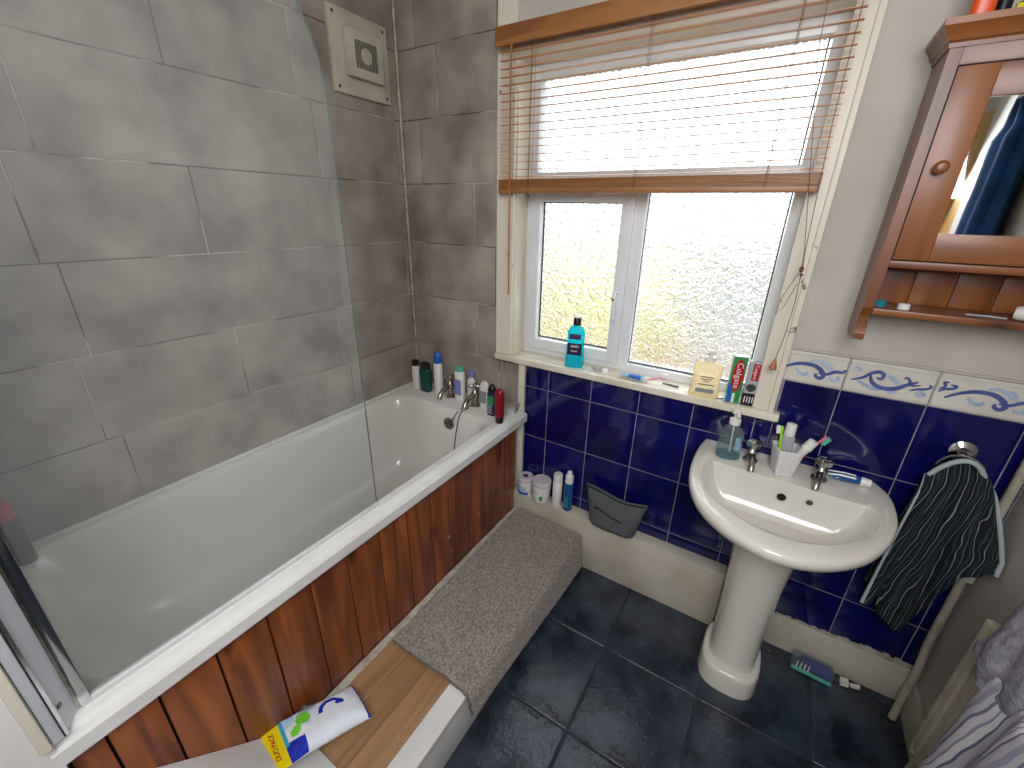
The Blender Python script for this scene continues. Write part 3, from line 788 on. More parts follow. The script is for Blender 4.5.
rings += [mid(.5, RZ), mid(.85, RZ-.0005), mid(1.0, RZ-.003), sc_out(INN, DR, .985, RZ-.010), sc_out(INN, DR, .965, RZ-.028), sc_out(INN, DR, .91, RZ-.070), sc_out(INN, DR, .80, RZ-.105), sc_out(INN, DR, .60, RZ-.128), sc_out(INN, DR, .35, RZ-.138), sc_out(INN, DR, .10, RZ-.142)]
mb.loft(rings); mb.done('basin', ['ceramic'], ba, ang=60)
mb = MB()
def ped_ring(z, w, yf, yb, n=2.6):
    cy = (yf+yb)/2; ry = (yb-yf)/2; return (z, w, ry, n, 0, cy)
mb.sec([ped_ring(0, .098, -.322, -.085, 3), ped_ring(.07, .096, -.320, -.085, 3), ped_ring(.084, .093, -.316, -.086, 3), ped_ring(.088, .088, -.308, -.088, 3), ped_ring(.089, .080, -.292, -.09),
        ped_ring(.11, .077, -.288, -.09), ped_ring(.25, .077, -.285, -.09), ped_ring(.45, .083, -.290, -.09), ped_ring(.58, .092, -.296, -.09), ped_ring(.64, .102, -.302, -.08), ped_ring(.672, .115, -.31, -.07)], seg=48)
mb.done('pedestal', ['ceramic'], ba, ang=60)
mb = MB(); mb.lathe([(0, .004), (.012, .003), (.022, .006), (.027, .0), (.027, -.006), (0, -.006)], (DR[0]-1.712, DR[1]+.0, RZ-.137), 24, 0)
mb.lathe([(0, 0), (.010, 0), (.010, .001), (0, .001)], (DR[0]-1.712, DR[1], RZ-.1325), 14, 1)
mb.done('waste', ['chromedull', 'dark'], ba)
mb = MB(); mb.lathe([(0, 0), (.0125, 0), (.0125, -.0015), (0, -.0015)], (.006, -.1785, RZ-.045), 16, 0, 'Y')
mb.done('overflow_hole', ['dark'], ba)
mb = MB(); mb.lathe([(0, 0), (.009, 0), (.007, -.003), (.003, -.003), (0, -.001)], (.078, -.178, RZ-.036), 16, 0, 'Y')
mb.done('chain_stay', ['steel'], ba)
def basin_tap(x, y, rz):
    mx = Matrix.Translation((x-1.712, y, RZ)) @ Matrix.Rotation(rz, 4, 'Z')
    t = MB(); t.mx = mx
    t.lathe([(0, -.002), (.023, -.002), (.022, .006), (.015, .012), (.014, .03), (.016, .036), (.012, .044), (.009, .052), (0, .052)], seg=18)
    t.tube([(0, 0, .022), (0, -.03, .028), (0, -.062, .026), (0, -.078, .014), (0, -.080, .004)], [.011, .0105, .0095, .009, .010], 12)
    o_ = t.done('tap', ['chromedull'], ba)
    h = MB(); h.mx = mx; rings = []
    for z, r in ((.050, .010), (.053, .019), (.062, .022), (.072, .021), (.078, .014), (.080, .002)):
        rings.append([((r*(1+.13*cos(4*a)))*cos(a), (r*(1+.13*cos(4*a)))*sin(a), z) for a in [2*pi*k/32 for k in range(32)]])
    h.loft(rings); h.done('tap_head', ['chrome'], o_)
basin_tap(1.612, -.080, .1); basin_tap(1.806, -.080, -.15)

# ================================================================== MIRROR CABINET
cb = thing('mirror_cabinet', 'pine wall cabinet with mirrored door and open shelf', 'cabinet', (1.765, 0, 1.27))
CW = .455; D = -.150
mb = MB()
def side(x0, x1):
    pts = [(0, -.002), (0, .0)]
    prof = [(-.002, .0), (-.022, .0), (-.030, .012), (-.060, .045), (-.085, .055), (-.120, .062), (-.142, .080), (D, .105), (D, .660), (-.002, .660)]
    prof = [(-.002, .0), (-.150, .0), (-.150, .016), (-.144, .030), (-.128, .050), (-.128, .060), (D, .085), (D, .660), (-.002, .660)]
    A = [mb.V((x0, y, z)) for y, z in prof]; B = [mb.V((x1, y, z)) for y, z in prof]
    mb.F(A); mb.F(list(reversed(B)))
    for i in range(len(prof)): mb.F([A[i], B[i], B[(i+1) % len(prof)], A[(i+1) % len(prof)]])
side(0, .022); side(CW-.022, CW)
mb.box(.022, CW-.022, -.010, -.002, .07, .630, 0)
mb.done('carcass', ['cabwood'], cb, ang=20)
mb = MB()
mb.box(.022, CW-.022, D+.004, -.002, .068, .084, 0, .003); mb.done('shelf', ['cabwoodh'], cb)
mb = MB(); mb.box(.022, CW-.022, D-.0, -.002, .186, .203, 0, .002); mb.done('cabinet_floor', ['cabwoodh'], cb)
mb = MB(); mb.box(.022, CW-.022, D, -.002, .600, .66, 0, .002); mb.done('top_rail', ['cabwoodh'], cb)
mb = MB()
for k in range(5): mb.box(.024+k*.082, .024+k*.082+.080, -.016, -.010, .084, .187, 0, .003)
mb.done('back_boards', ['cabwood'], cb)
mb = MB()
pr = [(0.0, .632), (.003, .632), (.004, .640), (.009, .644), (.012, .652), (.020, .664), (.024, .668), (.024, .680), (.0, .680)]
ringL = []
def corn(d, z): return [(0-d, -.002, z), (0-d, D-d, z), (CW+d, D-d, z), (CW+d, -.002, z)]
mb.loft([corn(d, z) for d, z in pr[1:-1]]); mb.done('cornice', ['cabwoodh'], cb, ang=15)
door = None
mb = MB(); dx0, dx1, dz0, dz1 = .024, CW-.024, .206, .598; mx0, mx1, mz0, mz1 = .090, CW-.090, .268, .538
yf = D-.001; yb = D+.018
mb.box(dx0, mx0, yf, yb, dz0, dz1, 0, .002); mb.box(mx1, dx1, yf, yb, dz0, dz1, 0, .002)
mb.box(mx0, mx1, yf, yb, dz0, mz0, 1, .002); mb.box(mx0, mx1, yf, yb, mz1, dz1, 1, .002)
door = mb.done('door', ['cabwood', 'cabwoodh'], cb)
mb = MB(); mb.box(mx0, mx1, yf+.006, yf+.010, mz0, mz1); mb.done('mirror', [mat('mirror_silver', 'e8eae8', .02, 1.0, col2='e4e6e4')], door, smooth=False)
mb = MB(); mb.lathe([(0, 0), (.006, 0), (.005, -.012), (.013, -.018), (.014, -.026), (.008, -.032), (0, -.033)], (.050, yf, .405), 16, 0, 'Y'); mb.done('knob', ['cabwood'], door)
# dark strip drawn in for the shade in the hairline door gap
mb = MB(); fr_rect(mb, dx0-.002, dx1+.002, dz0-.002, dz1+.002, .0025, D+.0005, D+.004, bev=0); mb.done('door_gap_shade', ['dark'], cb, smooth=False)

# ================================================================== ITEMS
plastic('wht', 'e8e6e2'); plastic('offwht', 'd8d6d0', .4); plastic('navy', '1c2a86'); plastic('brightblue', '1c5fc0'); plastic('red', 'b01626'); plastic('darkred', '7e1420', .25)
plastic('green', '2c8f4a'); plastic('lime', 'a6e02c'); plastic('orange', 'e8551c'); plastic('yellow', 'e6cf1e'); plastic('teal', '1d7a8a'); plastic('pink', 'd87a9c'); plastic('greylab', '8a8d92', .5)
plastic('darkgreen', '10463e', .15); plastic('bluebot', '1b5590', .15); plastic('purple', '4b2a6a', .4); plastic('labdark', '2a2440', .4); plastic('paleblue', '9cc4e0', .35); plastic('silver', 'a8aaae', .25)
plastic('mint', '5fb8a0'); plastic('lilac', '7a80c0'); plastic('peach', 'e8c890', .4); plastic('charcoal', '54575a', .8, bump=.3, bscale=400)
clear('aqua', '3ee2ee', .5); clear('clearplastic', 'e6f0f0', .82); clear('creamliquid', 'faeed6', .45); clear('tealclear', '7cc8d0', .55)

def bottle(name, label, cat, loc, body, bodym, cap=None, capm='wht', rotz=0, rot=None, lab=None, labm='wht', n=3, group=None, capn=2):
    """body/cap: list of (z, rx, ry); lab: (z0,z1,width fraction)"""
    t = thing(name, label, cat, loc, rotz, group, rot)
    mb = MB(); mb.sec([(z, rx, ry, n) for z, rx, ry in body]); mb.done('body', [bodym], t, ang=50)
    if cap: mb = MB(); mb.sec([(z, rx, ry, capn) for z, rx, ry in cap]); mb.done('cap', [capm], t, ang=40)
    if lab:
        z0, z1, ang = lab
        def at(z):
            for (za, xa, ya), (zb, xb, yb) in zip(body[:-1], body[1:]):
                if za <= z <= zb and zb > za: f = (z-za)/(zb-za); return xa+(xb-xa)*f, ya+(yb-ya)*f
            return body[-1][1:]
        mb = MB()
        def fn(u, v):
            z = z0+(z1-z0)*v; rx, ry = at(z); a = radians(-90-ang+2*ang*u); c_, s_ = cos(a), sin(a)
            return ((rx+.0008)*math.copysign(abs(c_)**(2/n), c_), (ry+.0008)*math.copysign(abs(s_)**(2/n), s_), z)
        mb.grid(fn, 14, 4); mb.done('label', [labm], t)
    return t
def std(h, rx, ry, neck=.4, sh=.85):
    return [(0, rx*.9, ry*.9), (.004, rx, ry), (h*sh, rx, ry), (h*(sh+.07), rx*.85, ry*.85), (h*.97, rx*neck, ry*max(neck, .5)), (h, rx*neck, ry*max(neck, .5))]
SZ = .9665
# -- window sill
t = bottle('mouthwash_bottle', 'turquoise mouthwash bottle with black cap on the window sill', 'bottle', (.905, .010, SZ), [(0, .034, .022), (.004, .038, .026), (.035, .037, .025), (.12, .034, .024), (.15, .034, .024), (.165, .028, .021), (.173, .014, .014), (.178, .013, .013)], 'aqua',
           [(.176, .014, .014), (.178, .016, .016), (.205, .015, .015), (.208, .013, .013)], 'black', n=4, lab=(.055, .105, 42), labm='labdark', rotz=.25)
mb = MB(); mb.grid(lambda u, v: (-.024+.048*u, -.0255-.0, .122+.022*v), 2, 2); mb.box(-.024, .024, -.0262, -.0235, .122, .144, 0, .001); mb.done('neck_label', ['purple'], t)
mb = MB(); mb.box(-.016, .018, -.0272, -.0262, .088, .098); mb.box(-.014, .012, -.0272, -.0262, .070, .076); mb.done('label_print', ['silver'], t)
for nm, lb, x, y, m_, r in (('jar_lid', 'small grey lid on the sill right of the mouthwash', 1.005, .018, 'silver', .016), ('bottle_cap', 'small white cap on the sill beside the grey lid', 1.040, .012, 'wht', .0135)):
    mb = MB(); mb.lathe([(0, 0), (r, 0), (r, .010), (r*.85, .014), (0, .014)], seg=18); o = mb.done(nm, [m_]); o.location = (x, y, SZ); tag(o, lb, 'lid')
tt = thing('toothpaste_tube', 'flat blue and white tube lying on the window sill', 'tube', (1.165, .006, SZ+.012), rot=(0, 0, -.12))
mb = MB(); mb.loft([[(x, w*cos(a), h_*sin(a)) for a in [2*pi*k/16 for k in range(16)]] for x, w, h_ in ((-.055, .020, .001), (-.02, .019, .006), (.03, .015, .010), (.04, .009, .009))], mis=[0, 1, 0]); mb.done('body', ['paleblue', 'brightblue'], tt)
mb = MB(); mb.lathe([(0, .038), (.009, .038), (.009, .056), (0, .056)], seg=14, axis='X'); mb.done('cap', ['wht'], tt)
tt = thing('toothbrush', 'pink and white toothbrush lying on the sill between tube and dispenser', 'toothbrush', (1.235, .012, SZ+.006), rot=(0, 0, .25))
mb = MB(); mb.tube([(-.05, 0, 0), (-.01, 0, .006), (.025, 0, .016), (.045, 0, .018)], [.005, .005, .004, .005], 8); mb.done('handle', ['pink'], tt)
mb = MB(); mb.box(.030, .052, -.006, .006, .018, .034, 0, .002); mb.done('bristles', ['wht'], tt)
tt = thing('tweezers', 'small dark tweezers lying on the sill by the toothbrush', 'tweezers', (1.30, .015, SZ+.003), rotz=-.2)
mb = MB(); mb.tube([(-.03, 0, 0), (.03, .002, .001)], .0025, 6); mb.tube([(-.03, 0, 0), (.03, .010, .001)], .0025, 6); mb.done('arms', ['steel'], tt)
t = bottle('hand_soap_dispenser', 'cream liquid soap pump dispenser on the window sill', 'soap dispenser', (1.420, -.006, SZ), [(0, .046, .024), (.005, .050, .027), (.045, .044, .026), (.085, .047, .026), (.112, .048, .025), (.122, .040, .022), (.128, .016, .014), (.132, .015, .013)], 'creamliquid',
           [(.130, .018, .018), (.144, .018, .018), (.147, .007, .007), (.156, .007, .007), (.157, .015, .011), (.168, .015, .011), (.170, .010, .009)], 'wht', n=4, rotz=.15)
mb = MB(); mb.tube([(0, 0, .163), (-.010, -.016, .163), (-.012, -.022, .158)], .005, 8); mb.done('spout', ['wht'], t)
mb = MB(); mb.sec([(.02, .030, .001, 2, 0, -.0262), (.035, .030, .001, 2, 0, -.0262)], seg=20); mb.done('leaf_print', ['greylab'], t)
mb = MB()
for k, (z, w) in enumerate(((.078, .022), (.070, .018), (.062, .010), (.050, .026))): mb.box(-w, w, -.0272, -.0262, z-.0012, z+.0018)
mb.done('label_print', ['steel'], t)
# toothpaste cartons
def carton(name, label, loc, rz, tiltx, w, d, h, cols):
    t = thing(name, label, 'box', loc, group='toothpaste cartons on the window sill', rot=(tiltx, 0, rz))
    mb = MB(); mb.box(-w/2, w/2, -d/2, d/2, 0, h, 0, .001); mb.done('carton', [cols[0]], t); return t
t = carton('toothpaste_box', 'upright red and green toothpaste carton on the sill corner', (1.512, -.004, SZ), .22, 0, .042, .030, .166, ['green'])
mb = MB()
ov = [(.018*cos(a)*(1 if cos(a) < 0 else .9)+.001, -.0158, .100+.058*sin(a)) for a in [2*pi*k/28 for k in range(28)]]
v1 = [mb.V((x, y, z)) for x, y, z in ov]; v2 = [mb.V((x, y+.002, z)) for x, y, z in ov]; mb.F(v1)
for i in range(28): mb.F([v1[i], v1[(i+1) % 28], v2[(i+1) % 28], v2[i]])
mb.done('red_panel', ['red'], t)
mb = MB(); mb.box(-.0205, -.008, -.0156, -.0145, .002, .07); mb.done('blue_stripe', ['brightblue'], t)
mb = MB(); mb.box(-.004, .004, -.0156, -.0145, .002, .036); mb.done('white_flash', ['wht'], t)
mb = MB(); mb.box(-.021, .021, -.0147, .0147, .1655, .1672); mb.done('top_flap', ['wht'], t)
text('Colgate', .026, 'wht', t, frame((0, 0, -1), (1, 0, 0), (.001, -.0163, .100)), sx=1.15)
t = carton('toothpaste_box', 'upright white and black toothpaste carton with a red band, right end of the sill', (1.560, -.002, SZ), .10, 0, .038, .028, .155, ['silver'])
mb = MB(); mb.box(-.0195, .0195, -.0148, .0148, .0005, .045, 0, .0005); mb.done('black_end', ['black'], t)
mb = MB(); mb.box(-.006, .015, -.0150, -.0138, .092, .150); mb.done('red_panel', ['red'], t)
mb = MB(); mb.sphere((0, -.0142, .066), .015, 14, 0, (1, .08, 1)); mb.done('emblem', ['steel'], t)
text('Colgate', .015, 'wht', t, frame((0, 0, -1), (1, 0, 0), (.004, -.0154, .121)), sx=1.1)
text('Max', .016, 'wht', t, frame((1, 0, 0), (0, 0, 1), (0, -.0152, .022)), sx=1.0) if False else None
mb = MB()
for k in range(4): mb.box(-.013+.008*k, -.010+.008*k, -.0152, -.0146, .010+.003*(k % 2), .034)
mb.done('label_print', ['wht'], t)
mb = MB(); mb.tube(spline([(-.022, .004, 0), (-.012, -.004, .002), (.0, .0, .001), (.010, .006, .002), (.020, -.002, 0)], 6), .0018, 6)
o = mb.done('hair_tie', ['navy']); o.location = (1.478, -.012, SZ+.002); tag(o, 'thin dark blue elastic on the sill between dispenser and cartons', 'hair tie')

# -- bath end shelf
ZB = BZ+.0005
bottle('shampoo_bottle', 'white bottle with black cap at the left end of the bath ledge', 'bottle', (.070, -.085, ZB), std(.125, .020, .016, .8, .9), 'wht', [(.122, .016, .014), (.126, .020, .016), (.150, .019, .015), (.153, .014, .010)], 'black')
bottle('shower_gel_bottle', 'dark green see-through bottle with black cap on the bath ledge corner', 'bottle', (.140, -.088, ZB), std(.125, .032, .020, .6, .9), 'darkgreen', [(.122, .022, .018), (.126, .028, .020), (.150, .027, .019), (.155, .018, .012)], 'black', n=3.5)
bottle('shampoo_bottle', 'tall white bottle with blue cap between green gel and bath tap', 'bottle', (.212, -.072, ZB), std(.165, .021, .018, .85, .92), 'wht', [(.160, .018, .016), (.163, .021, .018), (.205, .019, .017), (.218, .012, .010), (.220, .006, .005)], 'brightblue')
bottle('conditioner_bottle', 'white bottle with mint green cap standing between the two bath taps', 'bottle', (.352, -.075, ZB), std(.150, .025, .017, .8, .93), 'wht', [(.147, .020, .015), (.150, .024, .017), (.170, .023, .016), (.174, .016, .010)], 'mint', lab=(.03, .11, 35), labm='lilac', n=3.5)
t = bottle('spray_bottle', 'small bottle with lilac trigger head behind the bath taps', 'bottle', (.400, -.045, ZB), std(.120, .020, .016, .5, .8), 'offwht', [(.118, .010, .010), (.130, .011, .011), (.133, .018, .010), (.150, .016, .009), (.154, .010, .006)], 'lilac')
bottle('cream_bottle', 'white printed bottle standing right of the second bath tap', 'bottle', (.508, -.085, ZB), [(0, .020, .015), (.004, .022, .016), (.06, .026, .016), (.105, .026, .014), (.125, .018, .010), (.135, .012, .006)], 'offwht', lab=(.03, .09, 35), labm='greylab', n=3)
t = bottle('shaving_gel_bottle', 'dark bottle with green lettering and a curved black cap on the bath ledge', 'bottle', (.578, -.125, ZB), std(.115, .022, .017, .8, .9), 'labdark', [(.112, .018, .014), (.114, .021, .016), (.128, .021, .016), (.146, .010, .012), (.150, .004, .006)], 'black', n=3, lab=(.055, .098, 40), labm='green')
mb = MB()
for k in range(5): mb.box(-.012, .012-.003*(k % 2), -.0188, -.0174, .012+.009*k, .016+.009*k)
mb.done('label_print', ['silver'], t)
bottle('shower_gel_bottle', 'red cylindrical bottle with dark foot on the bath corner', 'bottle', (.662, -.190, .712), [(0, .015, .015), (.004, .017, .017), (.03, .019, .019), (.05, .020, .020), (.135, .021, .021), (.150, .019, .019), (.156, .012, .012)], 'darkred', n=2)
M['darkfoot'] = mat('dark_bottle_foot', '201418', .3)
for o in list(bpy.data.objects):
    if o.name.startswith('body') and o.parent and 'red cylindrical' in str(o.parent.get('label')):
        o.data.materials.append(M['darkfoot'])
        for p in o.data.polygons:
            if p.center.z < .035: p.material_index = 1
t = thing('soap_box', 'clear grey soap box at the corner of the bath ledge', 'soap box', (.630, -.062, ZB), rotz=.2)
mb = MB(); mb.box(-.040, .040, -.028, .028, 0, .030, 0, .006); mb.done('tray', ['silver'], t)
mb = MB(); mb.box(-.042, .042, -.030, .030, .030, .042, 0, .005); mb.done('lid', [mat('smoky_lid', '9a948e', .2)], t)
t = bottle('shampoo_bottle', 'black bottle with red cap on the bath rim behind the glass screen', 'bottle', (.066, -1.512, .7005), std(.135, .030, .020, .75, .93), 'black', [(.130, .022, .018), (.134, .027, .020), (.172, .026, .019), (.178, .020, .012)], 'red', n=3, lab=(.03, .055, 45), labm='darkred')
mb = MB(); mb.box(-.018, .018, -.0215, -.0205, .075, .088); mb.done('label_print', ['greylab'], t)

# -- ledge items
ZG = .2780
def jar(label, x, y, r, h, bands):
    t = thing('cream_jar', label, 'jar', (x, y, ZG), group='white jars on the ledge')
    mb = MB(); mb.lathe([(0, 0), (r*.86, 0), (r*.93, .004), (r*.95, h*.45), (r, h*.8), (0, h*.8)], seg=32); mb.done('body', ['wht'], t)
    mb = MB(); mb.lathe([(0, h*.8), (r*1.0, h*.8), (r*1.02, h*.82), (r*1.02, h*.97), (r*.97, h), (0, h)], seg=32); mb.done('lid', [mat('jar_lid', 'cfc6cc', .4)], t)
    for m_, a0, a1, z0, z1 in bands:
        mb = MB(); mb.grid(lambda u, v: ((r*.955+.0012)*cos(radians(a0+(a1-a0)*u)), (r*.955+.0012)*sin(radians(a0+(a1-a0)*u)), h*(z0+(z1-z0)*v)), 16, 2); mb.done('label_band', [m_], t)
    return t
t = jar('smaller white jar with blue label at the bath end of the ledge', .722, -.042, .037, .098, [('brightblue', -150, -40, .10, .24), ('paleblue', -140, -60, .3, .55)])
mb = MB(); mb.lathe([(.010, 0), (.012, 0), (.012, .0006), (.010, .0006)], (.0, .0, .098), 16)
for k in range(3): mb.box(-.016, .014-.006*k, -.003+.008*(k-1), .000+.008*(k-1), .098, .0986)
mb.done('lid_print', ['navy'], t)
jar('larger white tub with grey lid and green dot on the ledge', .812, -.046, .045, .112, [('green', -75, -55, .2, .4), ('greylab', -130, -80, .5, .54)])
bottle('deodorant_bottle', 'slim white bottle on the ledge beside the larger tub', 'bottle', (.893, -.040, ZG), [(0, .020, .020), (.004, .022, .022), (.13, .0225, .0225), (.133, .020, .020)], 'wht', [(.133, .0205, .0205), (.135, .0225, .0225), (.168, .0215, .0215), (.172, .018, .018)], 'offwht', n=2)
t = bottle('mousse_bottle', 'slim clear blue bottle with white pump cap on the ledge', 'bottle', (.950, -.042, ZG), [(0, .019, .019), (.004, .022, .022), (.12, .0215, .0215), (.145, .020, .020), (.152, .014, .014)], 'bluebot', [(.150, .0195, .0195), (.185, .0185, .0185), (.190, .012, .012), (.205, .011, .011), (.208, .007, .007)], 'wht', n=2, lab=(.02, .08, 30), labm='teal')

# pouch
pb = thing('wash_bag', 'dark grey zipped wash bag leaning on the ledge', 'wash bag', (1.172, -.050, .281))
mb = MB(); rings = []
for k in range(9):
    t = k/8; z = -.020+.165*t if False else .0
def bag(u, v, side):
    # u across, v up
    w = .100+.036*v; x = (-1+2*u)*w
    base = .001
    top = .182-.014*sin(pi*u)-.010*u+.006*sin(7*u)
    z = base+(top-base)*v
    th = .088*(max(1-v, 0)**.75)*(1-.35*(1-min(v/.12, 1)))*(max(1-(2*u-1)**4, 0))**.5+.004
    n_ = .006*noise.noise(Vector((x*18, z*18, side*3)))
    y = (-.62*th if side else .38*th)-.0+(n_ if side else 0)
    return (x, y, z)
NU, NV = 36, 20
mb = MB(); G0 = [[bag(i/NU, j/NV, 1) for j in range(NV+1)] for i in range(NU+1)]; G1 = [[bag(i/NU, j/NV, 0) for j in range(NV+1)] for i in range(NU+1)]
A = [[mb.V(p) for p in r] for r in G0]; B = [[mb.V(p) for p in r] for r in G1]
for i in range(NU):
    for j in range(NV):
        mb.F([A[i][j], A[i+1][j], A[i+1][j+1], A[i][j+1]]); mb.F([B[i][j], B[i][j+1], B[i+1][j+1], B[i+1][j]])
    mb.F([A[i][0], B[i][0], B[i+1][0], A[i+1][0]]); mb.F([A[i][NV], A[i+1][NV], B[i+1][NV], B[i][NV]])
for j in range(NV):
    mb.F([A[0][j], A[0][j+1], B[0][j+1], B[0][j]]); mb.F([A[NU][j], B[NU][j], B[NU][j+1], A[NU][j+1]])
mb.done('body', ['charcoal'], pb, ang=60)
mb = MB(); mb.tube([(bag(u/20, .95, 1)[0], bag(u/20, .95, 1)[1]-.001, bag(u/20, .95, 1)[2]) for u in range(21)], .0035, 6)
mb.done('top_zip', ['black'], pb)
mb = MB(); q = [bag(.2+.5*k/10, .56-.12*k/10, 1) for k in range(11)]; mb.tube([(x, y-.001, z) for x, y, z in q], .003, 6); mb.sphere((q[0][0], q[0][1]-.004, q[0][2]-.004), .006, 10, 0, (.7, .5, 1.4))
mb.done('pocket_zip', ['black'], pb)
for sgn, xx, zz in ((-1, -.132, .14), (1, .132, .125)):
    mb = MB(); mb.tube([(xx, -.010, zz+.02), (xx+sgn*.012, -.012, zz+.008), (xx+sgn*.012, -.012, zz-.012), (xx, -.010, zz-.02)], .004, 8)
    mb.done('side_tab', ['black'], pb)


# -- basin deck items
ZD = RZ+.0005
t = bottle('hand_soap_dispenser', 'clear pump dispenser with teal base on the left of the basin', 'soap dispenser', (1.542, -.098, ZD), [(0, .034, .024), (.006, .037, .027), (.03, .038, .028), (.08, .036, .027), (.105, .030, .024), (.120, .017, .016), (.128, .013, .013)], 'clearplastic',
           [(.126, .017, .017), (.143, .017, .017), (.146, .006, .006), (.162, .006, .006), (.163, .013, .011), (.176, .013, .010), (.178, .008, .006)], 'wht', n=2.6, rotz=.2)
mb = MB(); mb.sec([(.003, .034, .022, 2.6), (.006, .036, .026, 2.6), (.016, .036, .026, 2.6)]); mb.done('liquid', ['tealclear'], t)
mb = MB(); mb.tube([(0, 0, .170), (.002, -.022, .172), (.003, -.034, .166)], .005, 8); mb.done('spout', ['wht'], t)
mb = MB(); mb.tube([(0, 0, .12), (.004, .002, .02)], .0025, 6); mb.done('dip_tube', ['wht'], t)
mb = MB(); mb.grid(lambda u, v: ((.0385-.010*v)*cos(radians(-70+60*u)), (.0275-.004*v)*sin(radians(-70+60*u)), .040+.045*v), 10, 4); mb.done('label', ['paleblue'], t)
cup = thing('toothbrush_cup', 'white square toothbrush cup between the basin taps', 'cup', (1.703, -.108, ZD), rotz=.35)
mb = MB()
def sq(z, r, n=5): return [(r*math.copysign(abs(cos(a))**(2/n), cos(a)), r*math.copysign(abs(sin(a))**(2/n), sin(a)), z) for a in [2*pi*k/48 for k in range(48)]]
mb.loft([sq(0, .024, 8), sq(.003, .026, 8), sq(.095, .037, 8), sq(.095, .034, 8), sq(.006, .023, 8)]); mb.done('body', [mat('ribbed_white', 'e4e3e6', .4, bump=.3, bscale=200)], cup, ang=30)
def lean(base, tip):
    b, t_ = Vector(base), Vector(tip); zaxis = (t_-b).normalized(); q_ = zaxis.to_track_quat('Z', 'Y'); return b, q_.to_euler(), (t_-b).length
def brush(label, base, tip, c1, c2, bris):
    b, e, L_ = lean(base, tip); t = thing('toothbrush', label, 'toothbrush', b, rot=e, group='toothbrushes in the white cup')
    mb = MB(); mb.tube([(0, 0, 0), (0, 0, L_*.35), (0, 0, L_*.7), (0, 0, L_-.002)], [.0055, .006, .0035, .0048], 10); mb.done('handle', [c1], t)
    mb = MB(); mb.box(-.0055, .0055, -.015, -.004, L_-.026, L_, 0, .002); mb.done('bristles', [bris], t)
    mb = MB(); mb.box(-.004, .004, -.0165, -.0145, L_-.018, L_-.006, 0, .001); mb.done('bristle_tips', [c2], t)
brush('green toothbrush with blue-tipped head in the white cup', (1.690, -.108, ZD+.008), (1.672, -.110, ZD+.162), 'lime', 'brightblue', 'wht')
brush('pink toothbrush with green-tipped head leaning right in the cup', (1.700, -.100, ZD+.008), (1.790, -.098, ZD+.155), 'pink', 'green', 'mint')
def tube_item(label, base, tip, r, mA, mCap, mPrint):
    b, e, L_ = lean(base, tip); t = thing('toothpaste_tube', label, 'tube', b, rot=e, group='toothpaste tubes in the white cup')
    mb = MB(); mb.sec([(0, r*1.15, .0015, 2), (L_*.3, r*1.1, r*.4, 2), (L_*.72, r, r*.7, 2), (L_*.76, r*.6, r*.6, 2)]); mb.done('body', [mA], t)
    mb = MB(); mb.lathe([(0, L_*.76), (r*.78, L_*.76), (r*.82, L_*.78), (r*.75, L_*.99), (r*.6, L_), (0, L_)], seg=18); mb.done('cap', ['wht'], t)
    mb = MB(); mb.box(-r*.5, r*.3, -r*.62, -r*.5, L_*.35, L_*.45); mb.box(-r*.5, r*.5, -r*.66, -r*.55, L_*.55, L_*.62); mb.done('label_print', [mPrint], t)
tube_item('grey-white toothpaste tube standing upright in the cup', (1.697, -.094, ZD+.008), (1.697, -.090, ZD+.168), .019, 'silver', 'wht', 'greylab')
tube_item('pink printed white toothpaste tube leaning right in the cup', (1.703, -.113, ZD+.008), (1.760, -.120, ZD+.140), .018, 'offwht', 'wht', 'red')
t = thing('toothpaste_tube', 'crumpled blue toothpaste tube lying right of the basin tap', 'tube', (1.878, -.045, ZD+.014), rot=(0, 0, -.05))
mb = MB(); mb.loft([[(x, w*cos(a)+.004*sin(x*90), h_*sin(a)) for a in [2*pi*k/18 for k in range(18)]] for x, w, h_ in ((-.052, .024, .002), (-.03, .024, .008), (.0, .021, .012), (.028, .015, .013), (.036, .010, .010))]); mb.done('body', ['bluebot'], t)
mb = MB(); mb.lathe([(0, .034), (.013, .034), (.014, .038), (.012, .060), (0, .062)], seg=18, axis='X'); mb.done('cap', ['wht'], t)
mb = MB(); mb.tube([(-.050, -.020, .004), (-.02, -.022, .012), (.02, -.018, .012)], .003, 6); mb.tube([(-.05, -.004, .008), (-.01, -.004, .0145), (.02, -.002, .014)], .002, 6); mb.done('label_stripe', ['wht'], t)

# -- wipes packet on the step
wp = thing('wet_wipes_packet', 'white, blue and yellow wet wipes packet on the step', 'packet', (.754, -1.222, .2420), rot=(radians(-7), radians(14), radians(74)))
Lw, Ww, Hw = .126, .068, .026
def pk(u, v, top):
    x = (-1+2*u)*Lw; q_ = min(max((u-.16)/.22, 0), 1); q2 = min(max((1-u)/.16, 0), 1); e = q_*q_*(3-2*q_)*q2**.6; s_ = max(0, 1-abs(2*v-1)**3)
    y = (-1+2*v)*Ww*(1-.10*e)
    z = (1 if top else -.9)*(.001+Hw*(e**.6)*(s_**.5))
    if top: z += .0025*noise.noise(Vector((x*40, y*40, 1)))*e
    return (x, y, z)
def pmi(u, v):
    if u < .165: return 1
    if u > .972: return 3
    if u < .205: return 2 if v > .35 else 3
    if u < .33 and v < .40-1.0*(u-.2): return 3
    d = math.hypot((u-.37)*2, (v-.66)*1.0)
    if d < .15: return 4
    if math.hypot((u-.28)*2, (v-.50)) < .10: return 4
    d2 = math.hypot((u-.66)*2, (v-.52))
    if .20 < d2 < .29 and v > .55: return 3
    if math.hypot((u-.74)*2, (v-.62)) < .06: return 3
    if .2 <= u < .30 and v > .7: return 5
    return 0
mb = MB(); NU, NV = 90, 46
